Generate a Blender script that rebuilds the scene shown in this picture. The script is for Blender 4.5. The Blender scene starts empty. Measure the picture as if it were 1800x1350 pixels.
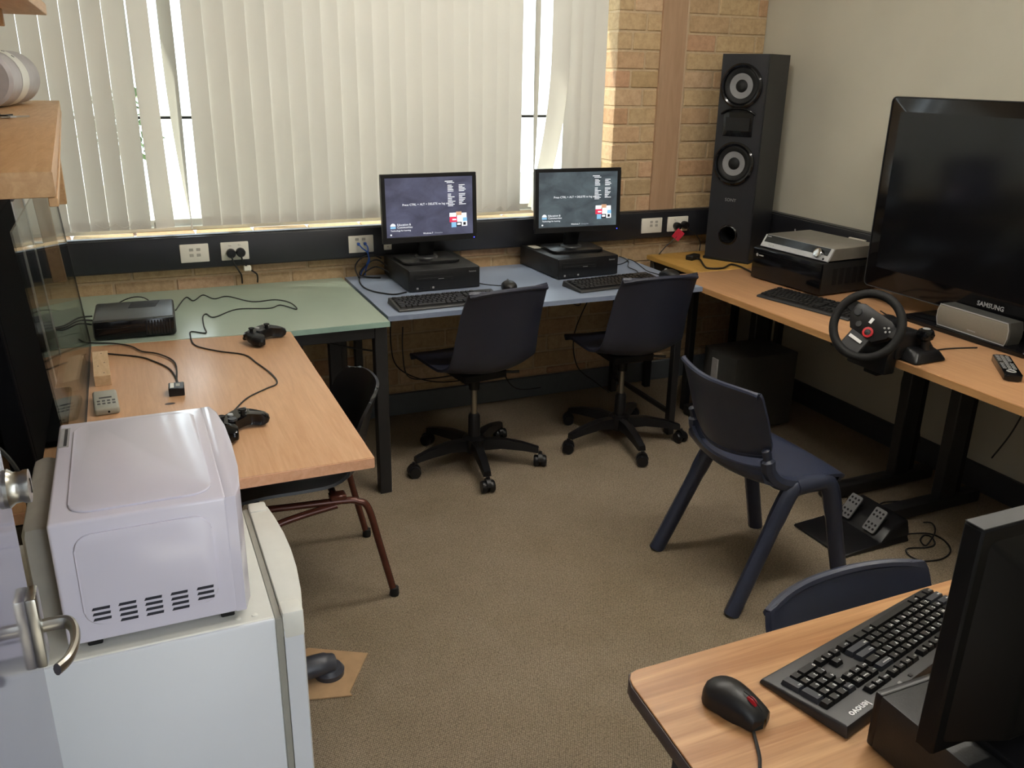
import bpy, bmesh, math, random
from mathutils import Vector, Matrix
random.seed(7)
scene = bpy.context.scene
COL = scene.collection
PI = math.pi
R = math.radians

# ------------------------------------------------------------------ camera
def make_camera():
    cd = bpy.data.cameras.new('camera'); co = bpy.data.objects.new('camera', cd); COL.objects.link(co)
    yaw, pitch, roll = 0.41775538, 0.3462969, -0.01828209
    cy, sy, cp, sp = math.cos(yaw), math.sin(yaw), math.cos(pitch), math.sin(pitch)
    fwd = Vector((sy*cp, cy*cp, -sp)); r0 = Vector((cy, -sy, 0)); d0 = fwd.cross(r0)
    r = math.cos(roll)*r0 + math.sin(roll)*d0
    d = -math.sin(roll)*r0 + math.cos(roll)*d0
    m = Matrix((r, -d, -fwd)).transposed().to_4x4(); m.translation = (0, 0, 1.6)
    co.matrix_world = m
    cd.sensor_width = 36; cd.lens = 1529.02*36/1800; cd.clip_start = 0.02; cd.clip_end = 100
    scene.camera = co
make_camera()

# ------------------------------------------------------------------ world, exposure
SKY = 5.0
LAMP = 72.0
w = bpy.data.worlds.new('overcast_sky'); scene.world = w; w.use_nodes = True
bg = w.node_tree.nodes['Background']; bg.inputs['Color'].default_value = (0.84, 0.92, 1.0, 1); bg.inputs['Strength'].default_value = SKY
sl = bpy.data.lights.new('sun', 'SUN'); so = bpy.data.objects.new('sun', sl); COL.objects.link(so)
sl.energy = 16.0; sl.angle = math.radians(1.5); sl.color = (1.0, 0.93, 0.80)
so.rotation_euler = Vector((0.55, -0.26, -0.80)).to_track_quat('-Z', 'Y').to_euler()
vs = scene.view_settings
vs.view_transform = 'Standard'; vs.look = 'None'; vs.gamma = 1.0; vs.use_curve_mapping = False; vs.exposure = 0.0

# ------------------------------------------------------------------ helpers
def lin(c):
    o = []
    for v in c:
        v = v/255.0
        o.append(v/12.92 if v <= 0.04045 else ((v+0.055)/1.055)**2.4)
    return tuple(o)
MATS = {}
def nodes_of(name):
    m = bpy.data.materials.new(name); m.use_nodes = True
    nt = m.node_tree; b = nt.nodes['Principled BSDF']
    MATS[name] = m
    return m, nt, b
def mat(name, rgb, rough=0.5, metal=0.0, var=0.06, scale=30.0, bump=0.0, bscale=None, spec=0.5, coat=0.0):
    """plain painted / plastic / metal surface with a little procedural variation"""
    m, nt, b = nodes_of(name)
    c = lin(rgb)
    tc = nt.nodes.new('ShaderNodeTexCoord'); n = nt.nodes.new('ShaderNodeTexNoise')
    n.inputs['Scale'].default_value = scale; n.inputs['Detail'].default_value = 3
    nt.links.new(tc.outputs['Object'], n.inputs['Vector'])
    r = nt.nodes.new('ShaderNodeValToRGB')
    r.color_ramp.elements[0].position = 0.3; r.color_ramp.elements[1].position = 0.7
    r.color_ramp.elements[0].color = (*[x*(1-var) for x in c], 1); r.color_ramp.elements[1].color = (*[min(1, x*(1+var)) for x in c], 1)
    nt.links.new(n.outputs['Fac'], r.inputs['Fac']); nt.links.new(r.outputs['Color'], b.inputs['Base Color'])
    b.inputs['Roughness'].default_value = rough; b.inputs['Metallic'].default_value = metal
    b.inputs['Specular IOR Level'].default_value = spec; b.inputs['Coat Weight'].default_value = coat
    if bump:
        n2 = nt.nodes.new('ShaderNodeTexNoise'); n2.inputs['Scale'].default_value = bscale or scale*8; n2.inputs['Detail'].default_value = 2
        nt.links.new(tc.outputs['Object'], n2.inputs['Vector'])
        bp = nt.nodes.new('ShaderNodeBump'); bp.inputs['Strength'].default_value = bump; bp.inputs['Distance'].default_value = 0.002
        nt.links.new(n2.outputs['Fac'], bp.inputs['Height']); nt.links.new(bp.outputs['Normal'], b.inputs['Normal'])
    return m
def wood(name, rgb1, rgb2, scale=(1.5, 22, 22), rough=0.35, dist=1.5, pores=0.0, coat=0.0):
    m, nt, b = nodes_of(name)
    tc = nt.nodes.new('ShaderNodeTexCoord'); mp = nt.nodes.new('ShaderNodeMapping'); mp.inputs['Scale'].default_value = scale
    nt.links.new(tc.outputs['Object'], mp.inputs['Vector'])
    n = nt.nodes.new('ShaderNodeTexNoise'); n.inputs['Scale'].default_value = 2.2; n.inputs['Detail'].default_value = 6; n.inputs['Distortion'].default_value = dist
    nt.links.new(mp.outputs['Vector'], n.inputs['Vector'])
    r = nt.nodes.new('ShaderNodeValToRGB'); r.color_ramp.elements[0].position = 0.32; r.color_ramp.elements[1].position = 0.68
    r.color_ramp.elements[0].color = (*lin(rgb1), 1); r.color_ramp.elements[1].color = (*lin(rgb2), 1)
    nt.links.new(n.outputs['Fac'], r.inputs['Fac'])
    mp2 = nt.nodes.new('ShaderNodeMapping'); mp2.inputs['Scale'].default_value = tuple(s*9 for s in scale)
    nt.links.new(tc.outputs['Object'], mp2.inputs['Vector'])
    n2 = nt.nodes.new('ShaderNodeTexNoise'); n2.inputs['Scale'].default_value = 2.0; n2.inputs['Detail'].default_value = 2
    nt.links.new(mp2.outputs['Vector'], n2.inputs['Vector'])
    mx = nt.nodes.new('ShaderNodeMix'); mx.data_type = 'RGBA'; mx.blend_type = 'MULTIPLY'; mx.inputs['Factor'].default_value = 0.18+pores
    nt.links.new(r.outputs['Color'], mx.inputs['A']); nt.links.new(n2.outputs['Color'], mx.inputs['B'])
    hs = nt.nodes.new('ShaderNodeRGBToBW'); nt.links.new(n2.outputs['Color'], hs.inputs['Color'])
    nt.links.new(hs.outputs['Val'], mx.inputs['B'])
    nt.links.new(mx.outputs['Result'], b.inputs['Base Color'])
    b.inputs['Roughness'].default_value = rough; b.inputs['Coat Weight'].default_value = coat
    return m
def emit(name, rgb, strength):
    m, nt, b = nodes_of(name)
    b.inputs['Base Color'].default_value = (*lin(rgb), 1); b.inputs['Emission Color'].default_value = (*lin(rgb), 1)
    b.inputs['Emission Strength'].default_value = strength; b.inputs['Roughness'].default_value = 0.3
    return m
def clear(name, tint, ior_fac=0.9, rough=0.02):
    """thin clear sheet: see-through with a fresnel sheen"""
    m = bpy.data.materials.new(name); m.use_nodes = True; nt = m.node_tree; nt.nodes.clear(); MATS[name] = m
    o = nt.nodes.new('ShaderNodeOutputMaterial'); t = nt.nodes.new('ShaderNodeBsdfTransparent'); g = nt.nodes.new('ShaderNodeBsdfGlossy')
    t.inputs['Color'].default_value = (*tint, 1); g.inputs['Roughness'].default_value = rough; g.inputs['Color'].default_value = (0.9, 0.9, 0.9, 1)
    f = nt.nodes.new('ShaderNodeFresnel'); f.inputs['IOR'].default_value = 1.45
    mu = nt.nodes.new('ShaderNodeMath'); mu.operation = 'MULTIPLY'; mu.inputs[1].default_value = ior_fac
    mx = nt.nodes.new('ShaderNodeMixShader')
    nt.links.new(f.outputs['Fac'], mu.inputs[0]); nt.links.new(mu.outputs[0], mx.inputs['Fac'])
    nt.links.new(t.outputs[0], mx.inputs[1]); nt.links.new(g.outputs[0], mx.inputs[2]); nt.links.new(mx.outputs[0], o.inputs['Surface'])
    return m

# --- bmesh shapes
def BM(): return bmesh.new()
def _hexa(bm, vs8, bev=0, seg=2):
    v = [bm.verts.new(p) for p in vs8]
    fs = [(0,3,2,1),(4,5,6,7),(0,1,5,4),(1,2,6,5),(2,3,7,6),(3,0,4,7)]
    f = [bm.faces.new([v[i] for i in q]) for q in fs]
    if bev > 0:
        es = list({e for a in f for e in a.edges})
        bmesh.ops.bevel(bm, geom=es, offset=bev, segments=seg, affect='EDGES', profile=0.5, clamp_overlap=True)
def box(bm, x0, x1, y0, y1, z0, z1, bev=0, seg=2, M=None):
    p = [Vector(q) for q in ((x0,y0,z0),(x1,y0,z0),(x1,y1,z0),(x0,y1,z0),(x0,y0,z1),(x1,y0,z1),(x1,y1,z1),(x0,y1,z1))]
    if M: p = [M @ q for q in p]
    _hexa(bm, p, bev, seg); return bm
def hexa(bm, lower, upper, bev=0, seg=2):
    _hexa(bm, [Vector(q) for q in list(lower)+list(upper)], bev, seg); return bm
def prism(bm, poly, z0, z1, M=None, bev=0, seg=2):
    """extrude a ccw 2d polygon from z0 to z1"""
    lo = [Vector((x, y, z0)) for x, y in poly]; hi = [Vector((x, y, z1)) for x, y in poly]
    if M: lo = [M @ q for q in lo]; hi = [M @ q for q in hi]
    a = [bm.verts.new(q) for q in lo]; b = [bm.verts.new(q) for q in hi]; n = len(a)
    f = [bm.faces.new(a[::-1]), bm.faces.new(b)]
    for i in range(n): f.append(bm.faces.new((a[i], a[(i+1) % n], b[(i+1) % n], b[i])))
    if bev > 0:
        es = list(f[0].edges)+list(f[1].edges)
        bmesh.ops.bevel(bm, geom=es, offset=bev, segments=seg, affect='EDGES', profile=0.5, clamp_overlap=True)
    return bm
def rrect(x0, x1, y0, y1, r, n=5):
    o = []
    for cx, cy, a in ((x1-r, y1-r, 0), (x0+r, y1-r, 90), (x0+r, y0+r, 180), (x1-r, y0+r, 270)):
        for i in range(n+1):
            t = R(a+90*i/n); o.append((cx+r*math.cos(t), cy+r*math.sin(t)))
    return o
def circ(cx, cy, r, n=24, ry=None):
    return [(cx+r*math.cos(2*PI*i/n), cy+(ry or r)*math.sin(2*PI*i/n)) for i in range(n)]
def spline(pts, k=6, closed=False):
    P = [Vector(p) for p in pts]; n = len(P); o = []
    rng = n if closed else n-1
    for i in range(rng):
        if closed: a, b, c, d = P[(i-1) % n], P[i], P[(i+1) % n], P[(i+2) % n]
        else: a, b, c, d = P[max(i-1, 0)], P[i], P[i+1], P[min(i+2, n-1)]
        for j in range(k):
            t = j/k
            o.append(0.5*((2*b)+(c-a)*t+(2*a-5*b+4*c-d)*t*t+(3*b-a-3*c+d)*t**3))
    if not closed: o.append(P[-1])
    return o
def tube(bm, pts, r, n=8, closed=False, sx=1.0, up=None):
    P = [Vector(p) for p in pts]; m = len(P)
    rs = r if isinstance(r, (list, tuple)) else [r]*m
    rings = []; prev = None
    for i in range(m):
        if closed: t = P[(i+1) % m]-P[i-1]
        else: t = P[min(i+1, m-1)]-P[max(i-1, 0)]
        if t.length < 1e-9: t = Vector((0, 0, 1))
        t.normalize()
        if prev is None:
            u = Vector(up) if up else (Vector((0, 0, 1)) if abs(t.z) < 0.9 else Vector((1, 0, 0)))
        else: u = prev
        u = (u - t*u.dot(t)).normalized(); prev = u; s = t.cross(u)
        rings.append([bm.verts.new(P[i]+(u*math.cos(2*PI*k/n)+s*math.sin(2*PI*k/n)*sx)*rs[i]) for k in range(n)])
    for i in range(m if closed else m-1):
        a, b = rings[i], rings[(i+1) % m]
        for k in range(n): bm.faces.new((a[k], a[(k+1) % n], b[(k+1) % n], b[k]))
    if not closed:
        bm.faces.new(rings[0][::-1]); bm.faces.new(rings[-1])
    return bm
def lathe(bm, prof, n=24, M=None, caps=True):
    rings = []
    for r, z in prof:
        ring = []
        for k in range(n):
            p = Vector((r*math.cos(2*PI*k/n), r*math.sin(2*PI*k/n), z))
            ring.append(bm.verts.new(M @ p if M else p))
        rings.append(ring)
    for a, b in zip(rings, rings[1:]):
        for k in range(n): bm.faces.new((a[k], a[(k+1) % n], b[(k+1) % n], b[k]))
    if caps:
        if prof[0][0] > 1e-6: bm.faces.new(rings[0][::-1])
        if prof[-1][0] > 1e-6: bm.faces.new(rings[-1])
    return bm
def shell(bm, fn, nu, nv, t):
    """thin curved panel from fn(u,v), u,v in 0..1, thickness t"""
    P = [[Vector(fn(i/nu, j/nv)) for j in range(nv+1)] for i in range(nu+1)]
    def nrm(i, j):
        a = P[min(i+1, nu)][j]-P[max(i-1, 0)][j]; b = P[i][min(j+1, nv)]-P[i][max(j-1, 0)]
        return a.cross(b).normalized()
    A = [[bm.verts.new(P[i][j]+nrm(i, j)*t/2) for j in range(nv+1)] for i in range(nu+1)]
    B = [[bm.verts.new(P[i][j]-nrm(i, j)*t/2) for j in range(nv+1)] for i in range(nu+1)]
    for i in range(nu):
        for j in range(nv):
            bm.faces.new((A[i][j], A[i+1][j], A[i+1][j+1], A[i][j+1]))
            bm.faces.new((B[i][j], B[i][j+1], B[i+1][j+1], B[i+1][j]))
    for i in range(nu):
        bm.faces.new((A[i][0], B[i][0], B[i+1][0], A[i+1][0])); bm.faces.new((A[i+1][nv], B[i+1][nv], B[i][nv], A[i][nv]))
    for j in range(nv):
        bm.faces.new((A[0][j+1], B[0][j+1], B[0][j], A[0][j])); bm.faces.new((A[nu][j], B[nu][j], B[nu][j+1], A[nu][j+1]))
    return bm
def mesh_of(bm, name, m, smooth=True):
    bmesh.ops.recalc_face_normals(bm, faces=bm.faces)
    me = bpy.data.meshes.new(name); bm.to_mesh(me); bm.free()
    if m is not None: me.materials.append(MATS[m] if isinstance(m, str) else m)
    if smooth:
        me.polygons.foreach_set('use_smooth', [True]*len(me.polygons)); me.set_sharp_from_angle(angle=R(38))
    return me
def obj(name, bm, m, parent=None, smooth=True, loc=None, rot=None, kind=None, label=None):
    o = bpy.data.objects.new(name, mesh_of(bm, name, m, smooth)); COL.objects.link(o)
    if parent: o.parent = parent
    if loc: o.location = loc
    if rot: o.rotation_euler = rot
    if kind: o['kind'] = kind
    if label: o['label'] = label
    return o
def inst(name, me, parent=None, loc=(0,0,0), rot=(0,0,0)):
    o = bpy.data.objects.new(name, me); COL.objects.link(o); o.parent = parent; o.location = loc; o.rotation_euler = rot
    return o
def tag(o, label, cat, group=None):
    o['label'] = label; o['category'] = cat
    if group: o['group'] = group
    return o
def thing(name, label, cat, loc=(0,0,0), rz=0.0, group=None, rot=None):
    o = bpy.data.objects.new(name, None); COL.objects.link(o); o.empty_display_size = 0.05
    o.location = loc; o.rotation_euler = rot if rot else (0, 0, rz)
    return tag(o, label, cat, group)
def copy_tree(o, parent=None):
    c = o.copy(); COL.objects.link(c); c.parent = parent
    for ch in list(o.children): copy_tree(ch, c)
    return c
_tc = {}
def text_mesh(s, size, m, extrude=0.0002, align='CENTER', bold=0.0):
    key = (s, size, m, extrude, align)
    if key in _tc: return _tc[key]
    cu = bpy.data.curves.new('lettering', 'FONT'); cu.body = s; cu.size = size; cu.extrude = extrude; cu.align_x = align; cu.align_y = 'CENTER'; cu.resolution_u = 2; cu.offset = bold
    o = bpy.data.objects.new('lettering', cu); COL.objects.link(o)
    bpy.context.view_layer.update()
    me = bpy.data.meshes.new_from_object(o.evaluated_get(bpy.context.evaluated_depsgraph_get()))
    bpy.data.objects.remove(o); bpy.data.curves.remove(cu)
    me.name = 'lettering'; me.materials.clear(); me.materials.append(MATS[m])
    _tc[key] = me
    return me
def text(s, size, m, parent, loc, rot, align='CENTER', name='lettering', bold=0.0):
    return inst(name, text_mesh(s, size, m, align=align, bold=bold), parent, loc, rot)
FX = (PI/2, 0, -PI/2)   # text upright on a face looking towards -X
FY = (PI/2, 0, 0)       # text upright on a face looking towards -Y

# ------------------------------------------------------------------ materials
def carpet():
    m, nt, b = nodes_of('carpet')
    tc = nt.nodes.new('ShaderNodeTexCoord')
    mp = nt.nodes.new('ShaderNodeMapping'); mp.inputs['Rotation'].default_value = (0, 0, R(38)); mp.inputs['Scale'].default_value = (210, 150, 150)
    nt.links.new(tc.outputs['Object'], mp.inputs['Vector'])
    v = nt.nodes.new('ShaderNodeTexVoronoi'); v.inputs['Scale'].default_value = 1.0; v.inputs['Randomness'].default_value = 0.3
    nt.links.new(mp.outputs['Vector'], v.inputs['Vector'])
    r = nt.nodes.new('ShaderNodeValToRGB'); e = r.color_ramp.elements
    e[0].position = 0.10; e[0].color = (*lin((178, 163, 142)), 1); e[1].position = 0.72; e[1].color = (*lin((116, 103, 86)), 1)
    nt.links.new(v.outputs['Distance'], r.inputs['Fac'])
    n = nt.nodes.new('ShaderNodeTexNoise'); n.inputs['Scale'].default_value = 1.7; n.inputs['Detail'].default_value = 7; n.inputs['Roughness'].default_value = 0.65
    nt.links.new(tc.outputs['Object'], n.inputs['Vector'])
    r2 = nt.nodes.new('ShaderNodeValToRGB'); r2.color_ramp.elements[0].position = 0.3; r2.color_ramp.elements[1].position = 0.62
    r2.color_ramp.elements[0].color = (0.78, 0.76, 0.70, 1); r2.color_ramp.elements[1].color = (1, 1, 1, 1)
    nt.links.new(n.outputs['Fac'], r2.inputs['Fac'])
    n3 = nt.nodes.new('ShaderNodeTexNoise'); n3.inputs['Scale'].default_value = 160; n3.inputs['Detail'].default_value = 2
    nt.links.new(tc.outputs['Object'], n3.inputs['Vector'])
    r3 = nt.nodes.new('ShaderNodeValToRGB'); r3.color_ramp.elements[0].position = 0.3; r3.color_ramp.elements[1].position = 0.7
    r3.color_ramp.elements[0].color = (0.75, 0.75, 0.75, 1); r3.color_ramp.elements[1].color = (1, 1, 1, 1)
    nt.links.new(n3.outputs['Fac'], r3.inputs['Fac'])
    mx = nt.nodes.new('ShaderNodeMix'); mx.data_type = 'RGBA'; mx.blend_type = 'MULTIPLY'; mx.inputs['Factor'].default_value = 1
    nt.links.new(r.outputs['Color'], mx.inputs['A']); nt.links.new(r2.outputs['Color'], mx.inputs['B'])
    mx2 = nt.nodes.new('ShaderNodeMix'); mx2.data_type = 'RGBA'; mx2.blend_type = 'MULTIPLY'; mx2.inputs['Factor'].default_value = 1
    nt.links.new(mx.outputs['Result'], mx2.inputs['A']); nt.links.new(r3.outputs['Color'], mx2.inputs['B'])
    nt.links.new(mx2.outputs['Result'], b.inputs['Base Color'])
    b.inputs['Roughness'].default_value = 0.95; b.inputs['Specular IOR Level'].default_value = 0.1
    bp = nt.nodes.new('ShaderNodeBump'); bp.inputs['Strength'].default_value = 0.8; bp.inputs['Distance'].default_value = 0.004; bp.invert = True
    nt.links.new(v.outputs['Distance'], bp.inputs['Height']); nt.links.new(bp.outputs['Normal'], b.inputs['Normal'])
carpet()
def brickmat():
    m, nt, b = nodes_of('brick')
    oi = nt.nodes.new('ShaderNodeObjectInfo'); r = nt.nodes.new('ShaderNodeValToRGB'); cr = r.color_ramp; cr.interpolation = 'LINEAR'
    cols = [(0.0, (186, 160, 124)), (0.25, (194, 168, 128)), (0.45, (180, 156, 120)), (0.6, (188, 156, 120)), (0.72, (202, 174, 140)), (0.86, (188, 148, 116)), (1.0, (178, 152, 112))]
    cr.elements[0].position = 0; cr.elements[0].color = (*lin(cols[0][1]), 1); cr.elements[1].position = 1; cr.elements[1].color = (*lin(cols[-1][1]), 1)
    for p, c in cols[1:-1]:
        e = cr.elements.new(p); e.color = (*lin(c), 1)
    nt.links.new(oi.outputs['Random'], r.inputs['Fac'])
    tc = nt.nodes.new('ShaderNodeTexCoord')
    n = nt.nodes.new('ShaderNodeTexNoise'); n.inputs['Scale'].default_value = 45; n.inputs['Detail'].default_value = 5; n.inputs['Roughness'].default_value = 0.7
    nt.links.new(tc.outputs['Generated'], n.inputs['Vector']); 
    geo = nt.nodes.new('ShaderNodeNewGeometry'); nt.links.new(geo.outputs['Position'], n.inputs['Vector'])
    r2 = nt.nodes.new('ShaderNodeValToRGB'); r2.color_ramp.elements[0].position = 0.28; r2.color_ramp.elements[1].position = 0.6
    r2.color_ramp.elements[0].color = (0.68, 0.64, 0.58, 1); r2.color_ramp.elements[1].color = (1, 1, 1, 1)
    nt.links.new(n.outputs['Fac'], r2.inputs['Fac'])
    mx = nt.nodes.new('ShaderNodeMix'); mx.data_type = 'RGBA'; mx.blend_type = 'MULTIPLY'; mx.inputs['Factor'].default_value = 0.85
    nt.links.new(r.outputs['Color'], mx.inputs['A']); nt.links.new(r2.outputs['Color'], mx.inputs['B'])
    nt.links.new(mx.outputs['Result'], b.inputs['Base Color']); b.inputs['Roughness'].default_value = 0.85
    bp = nt.nodes.new('ShaderNodeBump'); bp.inputs['Strength'].default_value = 0.5; bp.inputs['Distance'].default_value = 0.003
    nt.links.new(n.outputs['Fac'], bp.inputs['Height']); nt.links.new(bp.outputs['Normal'], b.inputs['Normal'])
brickmat()
def blindmat():
    m, nt, b = nodes_of('blind_fabric')
    out = nt.nodes['Material Output']
    d = nt.nodes.new('ShaderNodeBsdfDiffuse'); t = nt.nodes.new('ShaderNodeBsdfTranslucent')
    d.inputs['Color'].default_value = (*lin((226, 223, 214)), 1); t.inputs['Color'].default_value = (0.92, 0.91, 0.85, 1)
    mx = nt.nodes.new('ShaderNodeMixShader'); mx.inputs['Fac'].default_value = 0.17
    tc = nt.nodes.new('ShaderNodeTexCoord'); wv = nt.nodes.new('ShaderNodeTexNoise'); wv.inputs['Scale'].default_value = 900
    nt.links.new(tc.outputs['Object'], wv.inputs['Vector'])
    bp = nt.nodes.new('ShaderNodeBump'); bp.inputs['Strength'].default_value = 0.15; bp.inputs['Distance'].default_value = 0.001
    nt.links.new(wv.outputs['Fac'], bp.inputs['Height']); nt.links.new(bp.outputs['Normal'], d.inputs['Normal'])
    nt.links.new(d.outputs[0], mx.inputs[1]); nt.links.new(t.outputs[0], mx.inputs[2]); nt.links.new(mx.outputs[0], out.inputs['Surface'])
blindmat()
def screenmat(name, c1, c2, strength):
    m, nt, b = nodes_of(name)
    tc = nt.nodes.new('ShaderNodeTexCoord'); mp = nt.nodes.new('ShaderNodeMapping'); mp.inputs['Scale'].default_value = (5, 1, 9); mp.inputs['Rotation'].default_value = (0, R(12), 0)
    nt.links.new(tc.outputs['Object'], mp.inputs['Vector'])
    n = nt.nodes.new('ShaderNodeTexNoise'); n.inputs['Scale'].default_value = 1.6; n.inputs['Detail'].default_value = 7; n.inputs['Roughness'].default_value = 0.6; n.inputs['Distortion'].default_value = 0.6
    nt.links.new(mp.outputs['Vector'], n.inputs['Vector'])
    r = nt.nodes.new('ShaderNodeValToRGB'); r.color_ramp.elements[0].position = 0.35; r.color_ramp.elements[1].position = 0.7
    r.color_ramp.elements[0].color = (*lin(c1), 1); r.color_ramp.elements[1].color = (*lin(c2), 1)
    nt.links.new(n.outputs['Fac'], r.inputs['Fac']); nt.links.new(r.outputs['Color'], b.inputs['Emission Color'])
    b.inputs['Emission Strength'].default_value = strength; b.inputs['Base Color'].default_value = (0.01, 0.01, 0.012, 1); b.inputs['Roughness'].default_value = 0.3
screenmat('screen_blue', (64, 65, 84), (92, 94, 118), 1.0)
screenmat('screen_green', (60, 68, 74), (92, 105, 110), 1.0)
mat('mortar', (188, 166, 134), 0.9, var=0.08, scale=60, bump=0.5)
mat('plaster', (192, 188, 172), 0.75, var=0.03, scale=4, bump=0.08, bscale=300)
mat('ceiling_paint', (225, 222, 212), 0.9, var=0.02)
mat('skirting_grey', (92, 98, 104), 0.5, var=0.05)
mat('skirting_dark', (58, 60, 64), 0.5, var=0.05)
wood('brown_panel', (168, 136, 106), (182, 150, 120), (14, 14, 1.2), 0.5)
mat('conduit', (190, 165, 135), 0.5)
mat('trunk_black', (34, 35, 40), 0.38, var=0.12, scale=8)
mat('white_plastic', (226, 222, 210), 0.35, var=0.02)
mat('grey_print', (168, 164, 154), 0.5)
mat('black_plastic', (20, 20, 22), 0.36, var=0.1, spec=0.35)
mat('black_gloss', (14, 14, 16), 0.12, var=0.05, spec=0.35)
mat('black_matte', (16, 16, 17), 0.6, var=0.1, spec=0.3)
mat('dark_plastic', (38, 39, 41), 0.45, var=0.1, scale=60)
mat('pc_case', (28, 28, 28), 0.45, var=0.08, scale=40, bump=0.1, spec=0.35)
mat('rubber', (20, 20, 20), 0.7, spec=0.3)
mat('cable_black', (22, 22, 22), 0.5)
mat('cable_blue', (40, 84, 170), 0.45)
mat('aluminium', (196, 196, 190), 0.35, metal=0.6, var=0.04)
mat('chrome', (205, 205, 205), 0.15, metal=1.0, var=0.03)
mat('brushed_steel', (165, 163, 155), 0.3, metal=1.0, var=0.08, scale=20)
mat('green_top', (164, 178, 162), 0.24, var=0.04, scale=3)
mat('green_edge', (150, 180, 168), 0.4)
mat('blue_top', (140, 152, 172), 0.3, var=0.05, scale=3)
mat('blue_edge', (130, 142, 164), 0.4)
wood('beech', (205, 158, 118), (218, 174, 134), (30, 2.0, 30), 0.33, 1.0)
wood('beech_edge', (222, 166, 128), (234, 182, 146), (30, 2.5, 30), 0.4, 1.0)
wood('beech_right', (188, 142, 102), (200, 154, 112), (30, 1.6, 30), 0.36, 0.8)
wood('beech_right_edge', (190, 142, 92), (202, 156, 104), (30, 1.6, 30), 0.4, 0.8)
wood('teak', (166, 114, 68), (212, 164, 114), (0.9, 21, 21), 0.38, 0.6, pores=0.12)
wood('yellow_wood', (190, 146, 72), (206, 162, 86), (20, 2, 20), 0.45)
wood('shelf_pine', (192, 150, 104), (208, 168, 122), (24, 2.2, 24), 0.5)
wood('pine', (206, 172, 132), (222, 192, 152), (20, 3, 20), 0.7, pores=0.1)
mat('edge_brown', (58, 36, 30), 0.4)
mat('steel_black', (28, 28, 30), 0.45, var=0.1)
mat('navy_plastic', (40, 43, 58), 0.42, var=0.06, scale=6, bump=0.12, bscale=500)
mat('navy_chair', (42, 48, 67), 0.36, var=0.06, scale=6, bump=0.1, bscale=500)
mat('shell_black', (26, 27, 30), 0.32, var=0.1)
mat('brown_tube', (88, 48, 38), 0.22, metal=0.25, var=0.12, scale=40)
mat('fridge_white', (212, 216, 222), 0.34, var=0.015, scale=5, bump=0.06, bscale=700)
mat('fridge_trim', (222, 222, 214), 0.4, var=0.02)
mat('microwave_white', (214, 211, 226), 0.16, var=0.015, scale=5)
mat('cover_grey', (150, 146, 138), 0.5)
mat('gasket', (150, 148, 138), 0.6)
mat('slot_dark', (28, 30, 44), 0.6)
mat('door_paint', (94, 94, 110), 0.1, var=0.03)
mat('cardboard', (172, 140, 104), 0.85, var=0.08, scale=30)
mat('grey_foot', (58, 60, 68), 0.35)
mat('console_black', (46, 48, 47), 0.38, var=0.08)
mat('speaker_body', (25, 26, 31), 0.45, var=0.1)
mat('cone_grey', (116, 116, 118), 0.5)
mat('silver_light', (176, 176, 176), 0.35, metal=0.3)
mat('receiver_top', (128, 124, 116), 0.4, metal=0.3, var=0.04)
mat('silver_grille', (132, 128, 118), 0.5, metal=0.3, var=0.18, scale=700)
mat('sub_grey', (62, 62, 60), 0.5)
mat('red_plastic', (176, 34, 42), 0.4)
mat('dark_red', (110, 22, 34), 0.5)
mat('tag_red', (196, 44, 70), 0.5)
mat('cap_grey', (84, 80, 84), 0.4)
mat('monitor_back', (11, 11, 11), 0.5, spec=0.12)
mat('tv_matte', (15, 15, 17), 0.95, spec=0.05)
mat('grey_cylinder', (176, 172, 174), 0.45)
mat('letter_white', (235, 235, 235), 0.5, var=0)
mat('letter_grey', (150, 150, 150), 0.4, var=0)
mat('sticker_grey', (150, 150, 152), 0.4)
mat('print_dark', (40, 40, 44), 0.5)
mat('box_grey', (158, 158, 146), 0.45)
mat('pedal_grey', (112, 112, 114), 0.35, metal=0.4)
mat('key_black', (22, 22, 23), 0.38)
mat('key_grey', (52, 54, 60), 0.38)
mat('kb_body', (38, 38, 39), 0.45, var=0.06)
mat('mouse_black', (28, 27, 27), 0.4, spec=0.35)
mat('blocker_brick', (96, 88, 80), 0.9, var=0.1, scale=12)  # dark brick for the added light-blocking wall
mat('concrete', (150, 146, 138), 0.9, var=0.1, scale=4)
mat('leaf', (70, 92, 48), 0.6, var=0.3, scale=3)
mat('bark', (92, 74, 58), 0.9)
mat('plaster_left', (188, 182, 164), 0.8, var=0.03)  # slightly darker, yellower plaster for the left wall
clear('glass', (0.94, 0.97, 0.96), 0.6)
clear('acrylic', (0.84, 0.85, 0.83), 0.33, 0.03)
emit('tube_light', (255, 251, 244), LAMP)
emit('led_blue', (70, 80, 255), 2.0)
emit('led_white', (255, 255, 255), 1.5)
emit('scr_white', (226, 230, 236), 0.85)
emit('scr_grey', (150, 156, 168), 0.7)
emit('scr_red', (200, 50, 80), 0.8)
emit('scr_black', (20, 20, 30), 0.5)
emit('scr_tan', (190, 150, 120), 0.8)
emit('scr_blue', (120, 170, 205), 0.9)

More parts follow.
